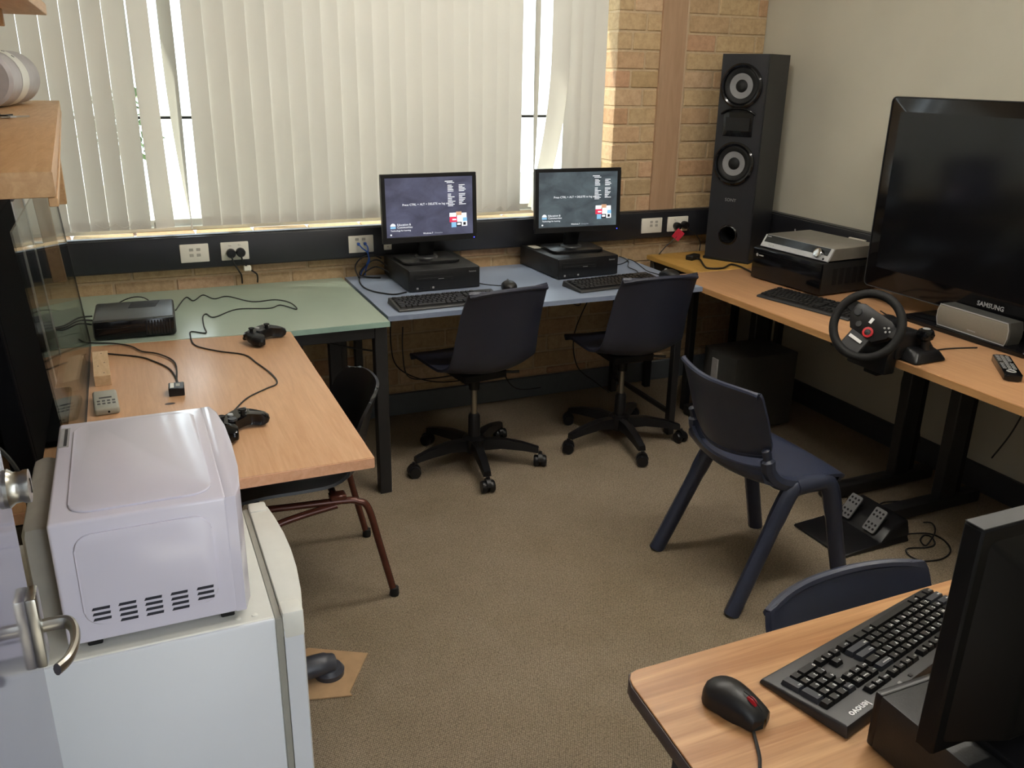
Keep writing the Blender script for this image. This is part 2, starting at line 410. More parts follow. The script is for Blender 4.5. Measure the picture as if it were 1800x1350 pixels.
# ------------------------------------------------------------------ setting
XL, XR, YB, YF, ZC = -0.46, 3.09, 3.856, 0.12, 2.6
def struct(name, bm, m, label=None, smooth=False):
    o = obj(name, bm, m, None, smooth); o['kind'] = 'structure'
    if label: o['label'] = label
    return o
struct('floor', box(BM(), XL-0.1, XR+0.1, 0.0, 4.1, -0.05, 0), 'carpet', 'worn beige loop-pile carpet across the room')
struct('ceiling', box(BM(), XL-0.1, XR+0.1, 0.02, 4.11, ZC, ZC+0.08), 'ceiling_paint', 'plain off-white ceiling above the room')
struct('ground', box(BM(), -14, 14, -14, 14, -0.3, -0.06), 'concrete', 'pale concrete ground outside the room')
struct('wall_light_block', box(BM(), -6, 0.42, -1.75, -1.6, -0.06, 3.2), 'blocker_brick', 'added unseen dark wall outside the door, blocks sky light')  # unseen wall added to cut sky light coming through the doorway
struct('wall_left', box(BM(), XL-0.1, XL, 0.02, 4.11, 0, ZC), 'plaster_left', 'pale plaster wall behind the wall shelves')
struct('wall_right', box(BM(), XR, XR+0.1, 0.02, 4.11, 0, ZC), 'plaster', 'plain cream plaster wall behind the big television')
bm = BM(); box(bm, XL, -0.15, 0.02, YF, 0, ZC); box(bm, 0.70, XR, 0.02, YF, 0, ZC); box(bm, -0.15, 0.70, 0.02, YF, 2.06, ZC)
struct('wall_front', bm, 'plaster', 'cream plaster wall with the open doorway')
# brick back wall with the window opening
WX1, WZ0, WZ1 = 2.229, 0.925, 2.27
bm = BM()
box(bm, XL, XR, YB+0.006, 4.11, 0, WZ0-0.03); box(bm, WX1+0.004, XR, YB+0.006, 4.11, WZ0-0.03, ZC); box(bm, XL, WX1+0.004, YB+0.006, 4.11, WZ1, ZC)
wall_back = struct('wall_back', bm, 'mortar', 'tan face-brick wall around the window')
_bk = {}
def brick_mesh(wd, ht, dp):
    k = (round(wd, 3), round(ht, 3), round(dp, 3))
    if k not in _bk: _bk[k] = mesh_of(box(BM(), 0, k[0], 0, k[2], 0, k[1], 0.004, 1), 'brick', 'brick', False)
    return _bk[k]
zj = 1.439-0.086*16
row = 0
while zj < ZC-0.05:
    a, b = zj+0.005, min(zj+0.081, ZC)
    off = 2.312 if row % 2 else 2.385
    if b > 0.115:
        x = off-0.24*13
        while x < XR:
            x0, x1 = max(x+0.005, XL+0.002), min(x+0.235, XR-0.002)
            dp = 0.03
            if b > WZ0-0.02 and a < WZ1:
                if x1 < WX1+0.02: x += 0.24; continue
                if x0 < WX1+0.09: dp = 0.16
                x0 = max(x0, WX1)
            elif b > 1.95 and x0 < 1.9: x += 0.24; continue
            if x1-x0 > 0.02:
                aa = max(a, 0.112)
                inst('brick', brick_mesh(x1-x0, b-aa, dp), wall_back, (x0, YB+random.uniform(-0.0015, 0.0015), aa))
            x += 0.24
    zj += 0.086; row += 1
# sill bricks laid flat
x = XL+0.005
while x < WX1-0.02:
    x1 = min(x+0.23, WX1-0.004)
    inst('sill_brick', brick_mesh(x1-x, 0.07, 0.15), wall_back, (x, YB-0.002, WZ0-0.07+random.uniform(-0.001, 0.001)))
    x += 0.24
struct('baseboard_back', box(BM(), XL, XR-0.02, YB-0.018, YB+0.002, 0, 0.108, 0.003, 1), 'skirting_grey', 'grey skirting board below the brick wall')
struct('baseboard_right', box(BM(), XR-0.018, XR, YF, YB-0.02, 0, 0.112, 0.003, 1), 'skirting_dark', 'dark grey skirting board below the cream wall')
bm = box(BM(), 2.463, 2.602, YB-0.014, YB+0.004, 0.93, ZC, 0.002, 1)
t1 = struct('trim_1', bm, 'brown_panel', 'brown timber cover panel running up the brick wall')
obj('conduit', box(BM(), 2.602, 2.612, YB-0.012, YB+0.002, 0.93, ZC, 0.002, 1), 'conduit', t1, label='thin cream conduit beside the panel')
# window
win = bpy.data.objects.new('window_1', None); COL.objects.link(win); win['kind'] = 'structure'; win['label'] = 'aluminium window behind the vertical blind'
def wbar(x0, x1, z0, z1, y0=4.03, y1=4.075): return obj('window_frame', box(BM(), x0, x1, y0, y1, z0, z1, 0.003, 1), 'aluminium', win, False)
wbar(XL, WX1, WZ0, WZ0+0.045); wbar(XL, WX1, WZ1-0.045, WZ1); wbar(XL, XL+0.045, WZ0+0.045, WZ1-0.045); wbar(WX1-0.045, WX1, WZ0+0.045, WZ1-0.045)
obj('window_track', box(BM(), XL, WX1, 4.0, 4.03, WZ0, WZ0+0.018, 0.002, 1), 'aluminium', win, False)
for mx in (0.43, 1.32): wbar(mx-0.022, mx+0.022, WZ0+0.045, WZ1-0.045)
wbar(XL+0.045, WX1-0.045, 1.383, 1.397, 4.035, 4.07)
obj('transom_seal', box(BM(), XL+0.045, WX1-0.045, 4.028, 4.036, 1.385, 1.394), 'black_matte', win, False)
for x0, x1 in ((XL+0.045, 0.408), (0.452, 1.298), (1.342, WX1-0.045)):
    for z0, z1 in ((WZ0+0.045, 1.383), (1.397, WZ1-0.045)):
        obj('window_pane', box(BM(), x0, x1, 4.05, 4.054, z0, z1), 'glass', win, False)
# shrubs outside
def shrub(loc, rad, label):
    t = thing('shrub', label, 'shrub', loc)
    obj('stem', tube(BM(), [(0,0,0), (0.03,0.02,0.4), (0,0.05,1.2)], [0.035, 0.028, 0.012], 7), 'bark', t)
    bm = BM()
    for i in range(520):
        th, ph = random.uniform(0, 2*PI), math.acos(random.uniform(-1, 1)); rr = rad*random.uniform(0.35, 1)
        p = Vector((rr*math.sin(ph)*math.cos(th), rr*math.sin(ph)*math.sin(th), 1.13+rr*0.9*math.cos(ph)))
        q = Matrix.Rotation(random.uniform(0, 6.28), 3, Vector((random.random()-.5, random.random()-.5, random.random()-.5)).normalized())
        s = random.uniform(0.03, 0.055)
        vs4 = [bm.verts.new(p+q @ Vector(v)*s) for v in ((-1,0,0), (0,-0.45,0.1), (1.1,0,0.15), (0,0.45,0.1))]
        bm.faces.new(vs4)
    obj('foliage', bm, 'leaf', t, False, kind='stuff')
shrub((0.02, 9.3, -0.06), 0.42, 'leafy green shrub outside, seen through the gap in the blind')

# ------------------------------------------------------------------ vertical blind
blind = thing('vertical_blind', 'off-white vertical fabric blind hanging over the window', 'blind', (0, 3.885, 0))
obj('headrail', box(BM(), XL+0.01, 2.20, -0.022, 0.022, 2.30, 2.345, 0.004, 1), 'aluminium', blind)
ZB = 0.958
def slat_mesh(wd, twist=0.0, bottom=0.0, swing=0.0):
    def fn(u, v):
        z = ZB + (2.30-ZB)*v
        k = max(0.0, 1-v/0.55)
        a = twist*k*k
        x = (u-0.5)*wd; y = 0.004*math.cos((u-0.5)*PI)
        return (x*math.cos(a)-y*math.sin(a)+swing*k*k, x*math.sin(a)+y*math.cos(a), z)
    return mesh_of(shell(BM(), fn, 6, 22, 0.0007), 'slat', 'blind_fabric')
hem_me = mesh_of(box(BM(), -0.036, 0.036, 0.0035, 0.0048, ZB+0.003, ZB+0.036, 0.0004, 1), 'weight', 'blind_fabric')
std = slat_mesh(0.0862)
K = 3.885/3.93
edges = [-0.446, -0.37, -0.294, -0.219, -0.144, -0.073, 0.002, 0.086]
edges2 = [0.288, 0.366, 0.450, 0.532, 0.611, 0.688, 0.764, 0.838, 0.911, 0.984, 1.058, 1.131, 1.204, 1.279, 1.354, 1.429, 1.500, 1.569, 1.640, 1.701, 1.768]
def slat(cx, rz, me=std, weight=True):
    o = inst('slat', me, blind, (cx, 0, 0), (0, 0, rz))
    if weight: inst('weight', hem_me, o)
    return o
for E_ in (edges, edges2):
    for a, b in zip(E_, E_[1:]):
        o = slat((a+b)/2*K, R(-4+random.uniform(-1, 1))); o.scale.x = ((b-a)*K-0.00045)/0.0862
slat(0.130*K, R(26), slat_mesh(0.086, R(4), 0, 0.012))
slat(0.226*K, R(-57), slat_mesh(0.086, R(-40), 0, 0.03), False)
slat(1.843*K, R(48), slat_mesh(0.086, R(26), 0, -0.012), False)
slat(1.966*K, R(-38), slat_mesh(0.088, R(-30), 0, -0.11), False)
for c in (2.035, 2.098, 2.165): slat(c*K, R(-6))
chain = BM()
for a, b in ((1.50, 1.569), (1.569, 1.64), (1.64, 1.70), (0.002, 0.086), (-0.073, 0.002), (-0.144, -0.073)):
    p, q = (a+0.02)*K, (b+0.02)*K
    tube(chain, spline([(p, -0.012, ZB+0.03), ((p+q)/2, -0.013, ZB+0.012), (q, -0.012, ZB+0.03)], 5), 0.0009, 5)
obj('bead_chain', chain, 'white_plastic', blind)

# ------------------------------------------------------------------ cable trunking and wall plates
tr = thing('cable_trunking', 'black cable trunking along the brick wall under the window', 'cable trunking', (0, 0, 0))
obj('channel', box(BM(), XL+0.01, 3.03, 3.815, YB-0.003, 0.795, 0.936, 0.002, 1), 'trunk_black', tr)
obj('lid', box(BM(), XL+0.01, 3.03, 3.80, 3.816, 0.80, 0.932, 0.006, 2), 'trunk_black', tr)
tr2 = thing('cable_trunking', 'black cable trunking along the cream wall behind the tower speaker', 'cable trunking', (0, 0, 0))
obj('channel', box(BM(), 3.05, XR-0.001, 0.30, 3.80, 0.795, 0.936, 0.002, 1), 'trunk_black', tr2)
obj('lid', box(BM(), 3.035, 3.051, 0.30, 3.80, 0.80, 0.932, 0.006, 2), 'trunk_black', tr2)
def plate(name, label, cat, cx, cz, w_=0.113, h_=0.076):
    t = thing(name, label, cat, (cx, 3.80, cz))
    obj('cover_plate', box(BM(), -w_/2, w_/2, -0.008, 0, -h_/2, h_/2, 0.003, 2), 'white_plastic', t)
    return t
def plug(t, x, z, face=-0.008):
    p = obj('plug', lathe(BM(), [(0.0, 0.0), (0.018, 0.0), (0.019, 0.006), (0.019, 0.026), (0.016, 0.033), (0.0, 0.034)], 18, Matrix.Translation((x, face, z)) @ Matrix.Rotation(PI/2, 4, 'X')), 'black_plastic', t)
    return p
def ports(t, xs, z):
    for x in xs:
        obj('socket', box(BM(), x-0.008, x+0.008, -0.0092, -0.0075, z-0.006, z+0.006, 0.001, 1), 'grey_print', t)
a = plate('data_plate', 'white data plate with empty sockets, leftmost on the black trunking', 'wall plate', 0.2355, 0.864); ports(a, (-0.012, 0.016), 0.015); ports(a, (-0.012, 0.016), -0.008)
a = plate('power_point', 'white power point with two black plugs above the green desk', 'power point', 0.3965, 0.8635); plug(a, -0.018, -0.006); plug(a, 0.021, -0.004)
for x in (-0.018, 0.021): obj('switch', box(BM(), x-0.006, x+0.006, -0.011, -0.0075, 0.022, 0.03, 0.001, 1), 'white_plastic', a)
for i, (x, e) in enumerate(((-0.018, 0.005), (0.021, 0.03))):
    obj('power_cord', tube(BM(), spline([(x, -0.038, -0.012), (x+0.004, -0.04, -0.04), (x+0.02+e*0.3, -0.03, -0.075), (x+0.03+e, -0.012, -0.105), (x+0.034+e, 0.02, -0.146)], 6), 0.0035, 7), 'cable_black', a)
tie = obj('cable_tie', box(BM(), 0.026, 0.056, -0.044, -0.020, -0.082, -0.060, 0.003, 1), 'white_plastic', a)
a = plate('data_plate', 'white data plate with two blue network leads above the blue desk', 'wall plate', 0.937, 0.8605); ports(a, (-0.018, 0.012), 0.022)
for x in (-0.014, 0.016):
    obj('network_plug', box(BM(), x-0.006, x+0.006, -0.024, -0.008, -0.004, 0.008, 0.002, 1), 'cable_blue', a)
obj('network_lead', tube(BM(), spline([(-0.014, -0.024, 0.002), (-0.004, -0.045, -0.012), (0.016, -0.05, -0.03), (0.022, -0.045, -0.06), (0.014, -0.03, -0.09), (-0.004, -0.018, -0.12), (-0.01, -0.012, -0.142)], 6), 0.0032, 7), 'cable_blue', a)
obj('network_lead', tube(BM(), spline([(0.016, -0.024, 0.002), (0.02, -0.045, -0.01), (0.02, -0.046, -0.04), (0.026, -0.04, -0.07), (0.016, -0.025, -0.10), (0.01, -0.012, -0.14)], 6), 0.0032, 7), 'cable_blue', a)
a = plate('junction_box', 'small white square box on the trunking beside the left monitor', 'wall plate', 1.059, 0.842, 0.036, 0.03); obj('screw', lathe(BM(), [(0.003, -0.009), (0.003, -0.0078)], 10, Matrix.Rotation(PI/2, 4, 'X') @ Matrix.Rotation(PI, 4, 'X')), 'grey_print', a)
a = plate('data_plate', 'white data plate with empty sockets right of the right monitor', 'wall plate', 2.4495, 0.865, 0.122); ports(a, (-0.004, 0.026), 0.018); ports(a, (-0.004, 0.026), 0.0)
a = plate('power_point', 'white power point with black plugs and a red tag near the tower speaker', 'power point', 2.6065, 0.8655, 0.125); plug(a, -0.012, -0.008); plug(a, 0.034, -0.004)
for x in (-0.018, 0.026): obj('switch', box(BM(), x-0.006, x+0.006, -0.011, -0.0075, 0.02, 0.028, 0.001, 1), 'white_plastic', a)
obj('test_tag', box(BM(), -0.026, 0.026, -0.001, 0.001, -0.026, 0.026, 0.0008, 1, Matrix.Translation((-0.022, -0.05, -0.048)) @ Matrix.Rotation(R(35), 4, 'Y') @ Matrix.Rotation(R(12), 4, 'X')), 'tag_red', a, label='red test tag')
obj('power_cord', tube(BM(), spline([(-0.012, -0.042, -0.014), (-0.03, -0.046, -0.06), (-0.075, -0.03, -0.105), (-0.11, -0.02, -0.15)], 6), 0.003, 7), 'cable_black', a)
obj('power_cord', tube(BM(), spline([(0.034, -0.042, -0.01), (0.055, -0.044, -0.03), (0.10, -0.03, -0.055), (0.14, -0.02, -0.10), (0.14, -0.02, -0.1465)], 6), 0.003, 7), 'cable_black', a)

# ------------------------------------------------------------------ ceiling lamps
for i, (x, y) in enumerate(((1.75, 1.2), (1.3, 2.45))):
    t = thing('fluorescent_batten', ('white twin tube fluorescent batten on the ceiling nearer the door', 'white twin tube fluorescent batten on the ceiling nearer the window')[i], 'ceiling light', (x, y, ZC))
    obj('housing', box(BM(), -0.62, 0.62, -0.07, 0.07, -0.055, 0, 0.006, 2), 'white_plastic', t)
    for s in (-0.035, 0.035):
        obj('tube', tube(BM(), [(-0.59, s, -0.075), (0.59, s, -0.075)], 0.014, 12), 'tube_light', t)
        for e in (-1, 1): obj('tube_holder', box(BM(), e*0.60-0.012, e*0.60+0.012, s-0.014, s+0.014, -0.092, -0.05, 0.002, 1), 'white_plastic', t)

# ------------------------------------------------------------------ desks
def leg_frame(t, name, pts, s=0.04, m='steel_black'):
    """square steel leg from floor to underside"""
    for (x, y, h) in pts: obj(name, box(BM(), x-s/2, x+s/2, y-s/2, y+s/2, 0, h, 0.003, 1), m, t)
DZ = 0.715
# green desk
t = thing('green_desk', 'pale green laminate desk with black steel frame under the left of the window', 'desk')
g = [(-0.44, 3.105), (0.47, 3.033), (0.845, 3.035), (0.845, 3.80), (-0.44, 3.80)]
obj('desk_top', prism(BM(), g, DZ-0.02, DZ, None, 0.0015, 1), 'green_top', t)
obj('edge_band', box(BM(), 0.478, 0.846, 3.0325, 3.0355, DZ-0.021, DZ-0.0016), 'green_edge', t)
leg_frame(t, 'leg', [(0.815, 3.075, DZ-0.021), (0.815, 3.765, DZ-0.021), (-0.40, 3.765, DZ-0.021)], 0.048)
obj('apron', box(BM(), -0.3, 0.84, 3.055, 3.095, DZ-0.068, DZ-0.02, 0.002, 1), 'steel_black', t)
obj('apron', box(BM(), -0.38, 0.80, 3.745, 3.775, DZ-0.068, DZ-0.02, 0.002, 1), 'steel_black', t)
obj('side_rail', box(BM(), 0.795, 0.835, 3.10, 3.74, DZ-0.068, DZ-0.02, 0.002, 1), 'steel_black', t)
obj('brace', box(BM(), 0.60, 0.64, 3.735, 3.765, 0.12, DZ-0.02, 0.002, 1), 'steel_black', t)
obj('brace', box(BM(), 0.69, 0.74, 3.40, 3.44, 0.0, DZ-0.02, 0.002, 1), 'steel_black', t)
# blue desk
t = thing('blue_desk', 'pale blue laminate desk with two computers under the window', 'desk')
obj('desk_top', box(BM(), 0.858, 2.287, 3.10, 3.80, DZ-0.02, DZ, 0.0015, 1), 'blue_top', t)
obj('edge_band', box(BM(), 0.8575, 2.2872, 3.098, 3.1005, DZ-0.0205, DZ-0.001), 'blue_edge', t)
leg_frame(t, 'leg', [(0.895, 3.765, DZ-0.02), (2.255, 3.765, DZ-0.02), (2.215, 3.16, DZ-0.02)], 0.035)
obj('apron', box(BM(), 0.90, 2.25, 3.75, 3.78, DZ-0.055, DZ-0.02, 0.002, 1), 'steel_black', t)
obj('side_rail', box(BM(), 2.20, 2.235, 3.18, 3.74, DZ-0.055, DZ-0.02, 0.002, 1), 'steel_black', t)
obj('stretcher', tube(BM(), [(2.225, 3.2, 0.10), (2.235, 3.74, 0.10)], 0.014, 8), 'steel_black', t)
# left beech desk
t = thing('beech_desk', 'beech veneer desk with game controllers next to the microwave', 'desk')
g = [(-0.43, 1.885), (0.474, 1.885), (0.478, 3.026), (-0.43, 3.098)]
obj('desk_top', prism(BM(), g, DZ-0.028, DZ, None, 0.002, 2), 'beech', t)
obj('edge_band', box(BM(), -0.43, 0.474, 1.8825, 1.8855, DZ-0.0275, DZ-0.002, 0), 'beech_edge', t)
obj('edge_band', hexa(BM(), [(0.4735, 1.8855, DZ-0.0275), (0.4765, 1.8855, DZ-0.0275), (0.4805, 3.025, DZ-0.0275), (0.4775, 3.025, DZ-0.0275)], [(0.4735, 1.8855, DZ-0.002), (0.4765, 1.8855, DZ-0.002), (0.4805, 3.025, DZ-0.002), (0.4775, 3.025, DZ-0.002)]), 'beech_edge', t)
obj('scuff', prism(BM(), circ(0.045, 2.432, 0.014, 14, 0.008), DZ-0.0005, DZ+0.0003), 'edge_brown', t, label='small dark scorch mark')
leg_frame(t, 'leg', [(-0.40, 2.95, DZ-0.028), (-0.40, 2.0, DZ-0.028), (0.0, 2.97, DZ-0.028), (0.0, 2.05, DZ-0.028)], 0.04)
obj('apron', box(BM(), -0.39, 0.02, 1.96, 1.985, DZ-0.07, DZ-0.028), 'steel_black', t)
# right beech desks with cantilever legs
def tdesk(label, y0, y1, legs, fx):
    t = thing('office_desk', label, 'desk', group='cantilever desks along the cream wall')
    obj('desk_top', box(BM(), 2.291, 3.03, y0, y1, DZ-0.027, DZ, 0.002, 2), 'beech_right', t)
    obj('edge_band', box(BM(), 2.2885, 2.2915, y0, y1, DZ-0.0265, DZ-0.002), 'beech_right_edge', t)
    for y in legs:
        obj('foot', box(BM(), fx, 2.99, y-0.03, y+0.03, 0.005, 0.055, 0.008, 2), 'steel_black', t)
        obj('column', box(BM(), 2.77, 2.85, y-0.024, y+0.024, 0.05, DZ-0.06, 0.004, 1), 'steel_black', t)
        obj('column_cover', box(BM(), 2.845, 2.88, y-0.02, y+0.02, 0.06, DZ-0.07, 0.004, 1), 'black_matte', t)
        obj('arm', box(BM(), 2.36, 2.98, y-0.02, y+0.02, DZ-0.067, DZ-0.027, 0.003, 1), 'steel_black', t)
    obj('beam', box(BM(), 2.74, 2.80, min(legs), max(legs), DZ-0.10, DZ-0.05, 0.003, 1), 'steel_black', t)
    obj('modesty_rail', box(BM(), 2.94, 2.97, min(legs), max(legs), DZ-0.09, DZ-0.04, 0.003, 1), 'steel_black', t)
tdesk('beech office desk on black cantilever legs under the keyboard and silver receiver', 2.244, 3.352, (2.36, 3.318), 2.42)
tdesk('beech office desk on black cantilever legs under the remote control', 1.04, 2.243, (1.16, 2.13), 2.51)
# small yellow table in the corner
t = thing('corner_table', 'small yellow wooden table in the corner under the tower speaker', 'table')
obj('table_top', box(BM(), 2.432, 3.045, 3.357, 3.795, DZ-0.022, DZ, 0.002, 1), 'yellow_wood', t)
leg_frame(t, 'leg', [(2.465, 3.40, DZ-0.022), (2.465, 3.765, DZ-0.022), (3.01, 3.40, DZ-0.022), (3.01, 3.765, DZ-0.022)], 0.035)
obj('apron', box(BM(), 2.455, 2.475, 3.41, 3.76, DZ-0.07, DZ-0.022), 'black_matte', t)
obj('apron', box(BM(), 2.48, 3.0, 3.39, 3.41, DZ-0.07, DZ-0.022), 'black_matte', t)
# foreground desk
FZ = 0.72
t = thing('teak_desk', 'wood-grain laminate desk with dark edging in the right foreground', 'desk')
g = [(0.573, 0.26), (1.90, 0.26), (1.90, 0.952), (0.645, 0.952), (0.632, 0.948), (0.624, 0.937), (0.620, 0.922)]
obj('desk_top', prism(BM(), g, FZ-0.003, FZ, None, 0.001, 1), 'teak', t)
g2 = [(0.571, 0.258), (1.902, 0.258), (1.902, 0.954), (0.643, 0.954), (0.630, 0.950), (0.622, 0.938), (0.618, 0.922)]
obj('edge_band', prism(BM(), g2, FZ-0.027, FZ-0.003, None, 0.001, 1), 'edge_brown', t)
leg_frame(t, 'leg', [(0.66, 0.31, FZ-0.027), (1.85, 0.31, FZ-0.027), (0.70, 0.88, FZ-0.027), (1.85, 0.88, FZ-0.027)], 0.03)

# ------------------------------------------------------------------ keyboards and mice
U = 0.01905
def key_layout():
    L = []
    def rowk(y, items, x=0.0):
        for it in items:
            if isinstance(it, (int, float)): x += it; continue
            s, w_ = it if isinstance(it, tuple) else (it, 1.0)
            L.append((x, y, w_, 1.0, s)); x += w_
    rowk(5.25, ['Esc', 1, 'F1', 'F2', 'F3', 'F4', 0.5, 'F5', 'F6', 'F7', 'F8', 0.5, 'F9', 'F10', 'F11', 'F12', 0.25, 'PrtSc', 'ScrLk', 'Pause'])
    rowk(4, ['`', '1', '2', '3', '4', '5', '6', '7', '8', '9', '0', '-', '=', ('Backspace', 2), 0.25, 'Ins', 'Home', 'PgUp', 0.25, 'Num', '/', '*', '-'])
    rowk(3, [('Tab', 1.5), *'QWERTYUIOP[]', ('\\', 1.5), 0.25, 'Del', 'End', 'PgDn', 0.25, '7', '8', '9'])
    rowk(2, [('Caps', 1.75), *"ASDFGHJKL;'", ('Enter', 2.25), 3.5, '4', '5', '6'])
    rowk(1, [('Shift', 2.25), *'ZXCVBNM,./', ('Shift', 2.75), 1.25, '^', 1.25, '1', '2', '3'])
    rowk(0, [('Ctrl', 1.25), ('', 1.25), ('Alt', 1.25), ('', 6.25), ('Alt', 1.25), ('', 1.25), ('', 1.25), ('Ctrl', 1.25), 0.25, '<', 'v', '>', 0.25, ('0', 2), '.'])
    L.append((21.5, 2, 1, 2.0, '+')); L.append((21.5, 0, 1, 2.0, 'Ent'))
    return L
KEYS = key_layout()
def keycap(bm, x0, x1, y0, y1, z0, h):
    i = 0.0022
    hexa(bm, [(x0, y0, z0), (x1, y0, z0), (x1, y1, z0), (x0, y1, z0)], [(x0+i, y0+i, z0+h), (x1-i, y0+i, z0+h), (x1-i, y1-i*0.7, z0+h), (x0+i, y1-i*0.7, z0+h)])
def keyboard(label, loc, rz, mode, front=0.014, uy=U, front_l=None, *, back=0.018, side=0.012, tilt=4.0, legends=False, logo=False, group='keyboards'):
    t = thing('keyboard', label, 'keyboard', loc, rz, group)
    W_, D_ = 22.5*U, 6.25*uy
    x0, x1, y0, y1 = -W_/2-side, W_/2+side, -D_/2-front, D_/2+back
    h0, h1 = 0.010, 0.010+(y1-y0)*math.tan(R(tilt))
    yl = -D_/2-front_l if front_l else y0
    bm = BM(); hexa(bm, [(x0, yl, 0.001), (x1, y0, 0.001), (x1, y1, 0.001), (x0, y1, 0.001)], [(x0+.003, yl+.004, h0+(yl-y0)*math.tan(R(tilt))), (x1-.003, y0+.004, h0), (x1-.003, y1-.004, h1+0.002), (x0+.003, y1-.004, h1+0.002)], 0.003, 2)
    body = obj('body', bm, 'kb_body', t)
    tl = math.atan2(h1+0.002-h0, y1-y0)
    Mk = Matrix.Translation((0, y0, h0+0.0004)) @ Matrix.Rotation(tl, 4, 'X') @ Matrix.Translation((-W_/2, front, 0))
    if logo: 
        text('lenovo', 0.017, 'letter_white', body, (x1-0.052, y1-0.015, h1+0.0018), (tl, 0, 0), bold=0.0004)
        for i, xx in enumerate((0.12, 0.105, 0.09, 0.075, 0.045)):
            obj('media_key', box(BM(), xx-0.004, xx+0.004, -0.003, 0.003, 0, 0.002, 0.001, 1, Matrix.Translation((0, y1-0.010, h1+0.0012))), 'letter_grey' if i % 2 else 'key_black', body)
    if mode == 'joined':
        bm = BM()
        for (x, y, w_, h_, s) in KEYS: keycap(bm, x*U+.0008, (x+w_)*U-.0008, y*uy+.0008, (y+h_)*uy-.0008, 0, 0.007)
        bmesh.ops.transform(bm, matrix=Mk, verts=bm.verts)
        obj('keys', bm, 'key_black', t, False, kind='stuff')
    else:
        cache = {}
        for (x, y, w_, h_, s) in KEYS:
            grey = s in ('Backspace', 'Enter', '+', 'Ent', 'Num', 'Shift', 'Tab', 'Caps') and legends
            k = (w_, h_, grey)
            if k not in cache:
                bm = BM(); keycap(bm, .0008, w_*U-.0008, .0008, h_*uy-.0008, 0, 0.0075); cache[k] = mesh_of(bm, 'key', 'key_grey' if grey else 'key_black', False)
            o = inst('key', cache[k], t); o.matrix_local = Mk @ Matrix.Translation((x*U, y*uy, 0))
            if legends and s:
                inst('legend', text_mesh(s, 0.0085 if len(s) == 1 else 0.0048, 'letter_white', align='LEFT'), o, (0.0035, h_*uy-0.0065, 0.0077))
    for xx in (x0+0.03, x1-0.03): obj('foot', box(BM(), xx-0.01, xx+0.01, y1-0.02, y1-0.012, 0, 0.004), 'rubber', t)
    return t
def mouse(label, loc, rz, s=1.0, red=False, group='mice'):
    t = thing('mouse', label, 'mouse', loc, rz, group)
    def fn(u, v):   # dome: u around length, v across
        y = (u-0.5)*0.108*s; 
        wv = 0.029+0.004*math.cos((u-0.15)*PI*1.2)
        k = math.sin(min(1, max(0, u*1.02))*PI)
        a = (v-0.5)*PI
        hh = 0.037*(max(0.0, math.sin((0.08+0.86*u**0.8)*PI)))**0.6
        ww = wv*(1-(2*abs(u-0.5))**(14 if u > 0.5 else 4))**0.5 if abs(u-0.5) < 0.499 else 0.004
        return (ww*math.sin(a)*s, y, max(0.0, (0.006+hh*math.cos(a)**0.55 if abs(a) < PI/2-0.01 else 0.003))*s)
    bm = BM(); n, m_ = 16, 14
    g = [[bm.verts.new(fn(i/n, j/m_)) for j in range(m_+1)] for i in range(n+1)]
    for i in range(n):
        for j in range(m_): bm.faces.new((g[i][j], g[i+1][j], g[i+1][j+1], g[i][j+1]))
    loop = [g[i][0] for i in range(n+1)]+[g[n][j] for j in range(1, m_+1)]+[g[i][m_] for i in range(n-1, -1, -1)]+[g[0][j] for j in range(m_-1, 0, -1)]
    bm.faces.new(loop)
    obj('shell', bm, 'mouse_black', t)
    obj('base', prism(BM(), circ(0, 0, 0.029*s, 20, 0.05*s), 0.0005, 0.005*s), 'black_plastic', t)
    obj('scroll_wheel', lathe(BM(), [(0.006*s, -0.004*s), (0.0105*s, -0.003*s), (0.0105*s, 0.003*s), (0.006*s, 0.004*s)], 16, Matrix.Translation((0, 0.026*s, 0.030*s)) @ Matrix.Rotation(PI/2, 4, 'Y')), 'red_plastic' if red else 'letter_grey', t)
    obj('button_seam', tube(BM(), [(0, 0.012*s, 0.0434*s), (0, 0.03*s, 0.0405*s), (0, 0.047*s, 0.0285*s)], 0.0007, 5), 'black_matte', t)
    return t
def cord(name, label, pts, r=0.0022, m='cable_black', k=6, cat='cable', group=None, n=6):
    o = obj(name, tube(BM(), spline(pts, k), r, n), m); return tag(o, label, cat, group)

keyboard('black keyboard on the blue desk in front of the left monitor', (1.135, 3.212, DZ), R(1), 'joined', tilt=5)
keyboard('black keyboard on the blue desk in front of the right monitor', (1.935, 3.262, DZ), R(5), 'joined', tilt=5)
keyboard('black keyboard on the beech desk behind the steering wheel', (2.512, 2.664, DZ), R(-79), 'keys', tilt=5)
keyboard('large black keyboard with white lettering on the foreground desk', (1.040, 0.829, FZ), R(194), 'keys', front=0.030, front_l=0.011, uy=0.0163, back=0.021, side=0.012, tilt=3.2, legends=True, logo=True)
mouse('black mouse behind the left swivel chair on the blue desk', (1.457, 3.335, DZ), R(-12))
mouse('black mouse behind the right swivel chair on the blue desk', (2.242, 3.295, DZ), R(8))
mouse('black mouse with a red scroll wheel on the foreground desk', (0.730, 0.817, FZ), R(197), 0.95, True)

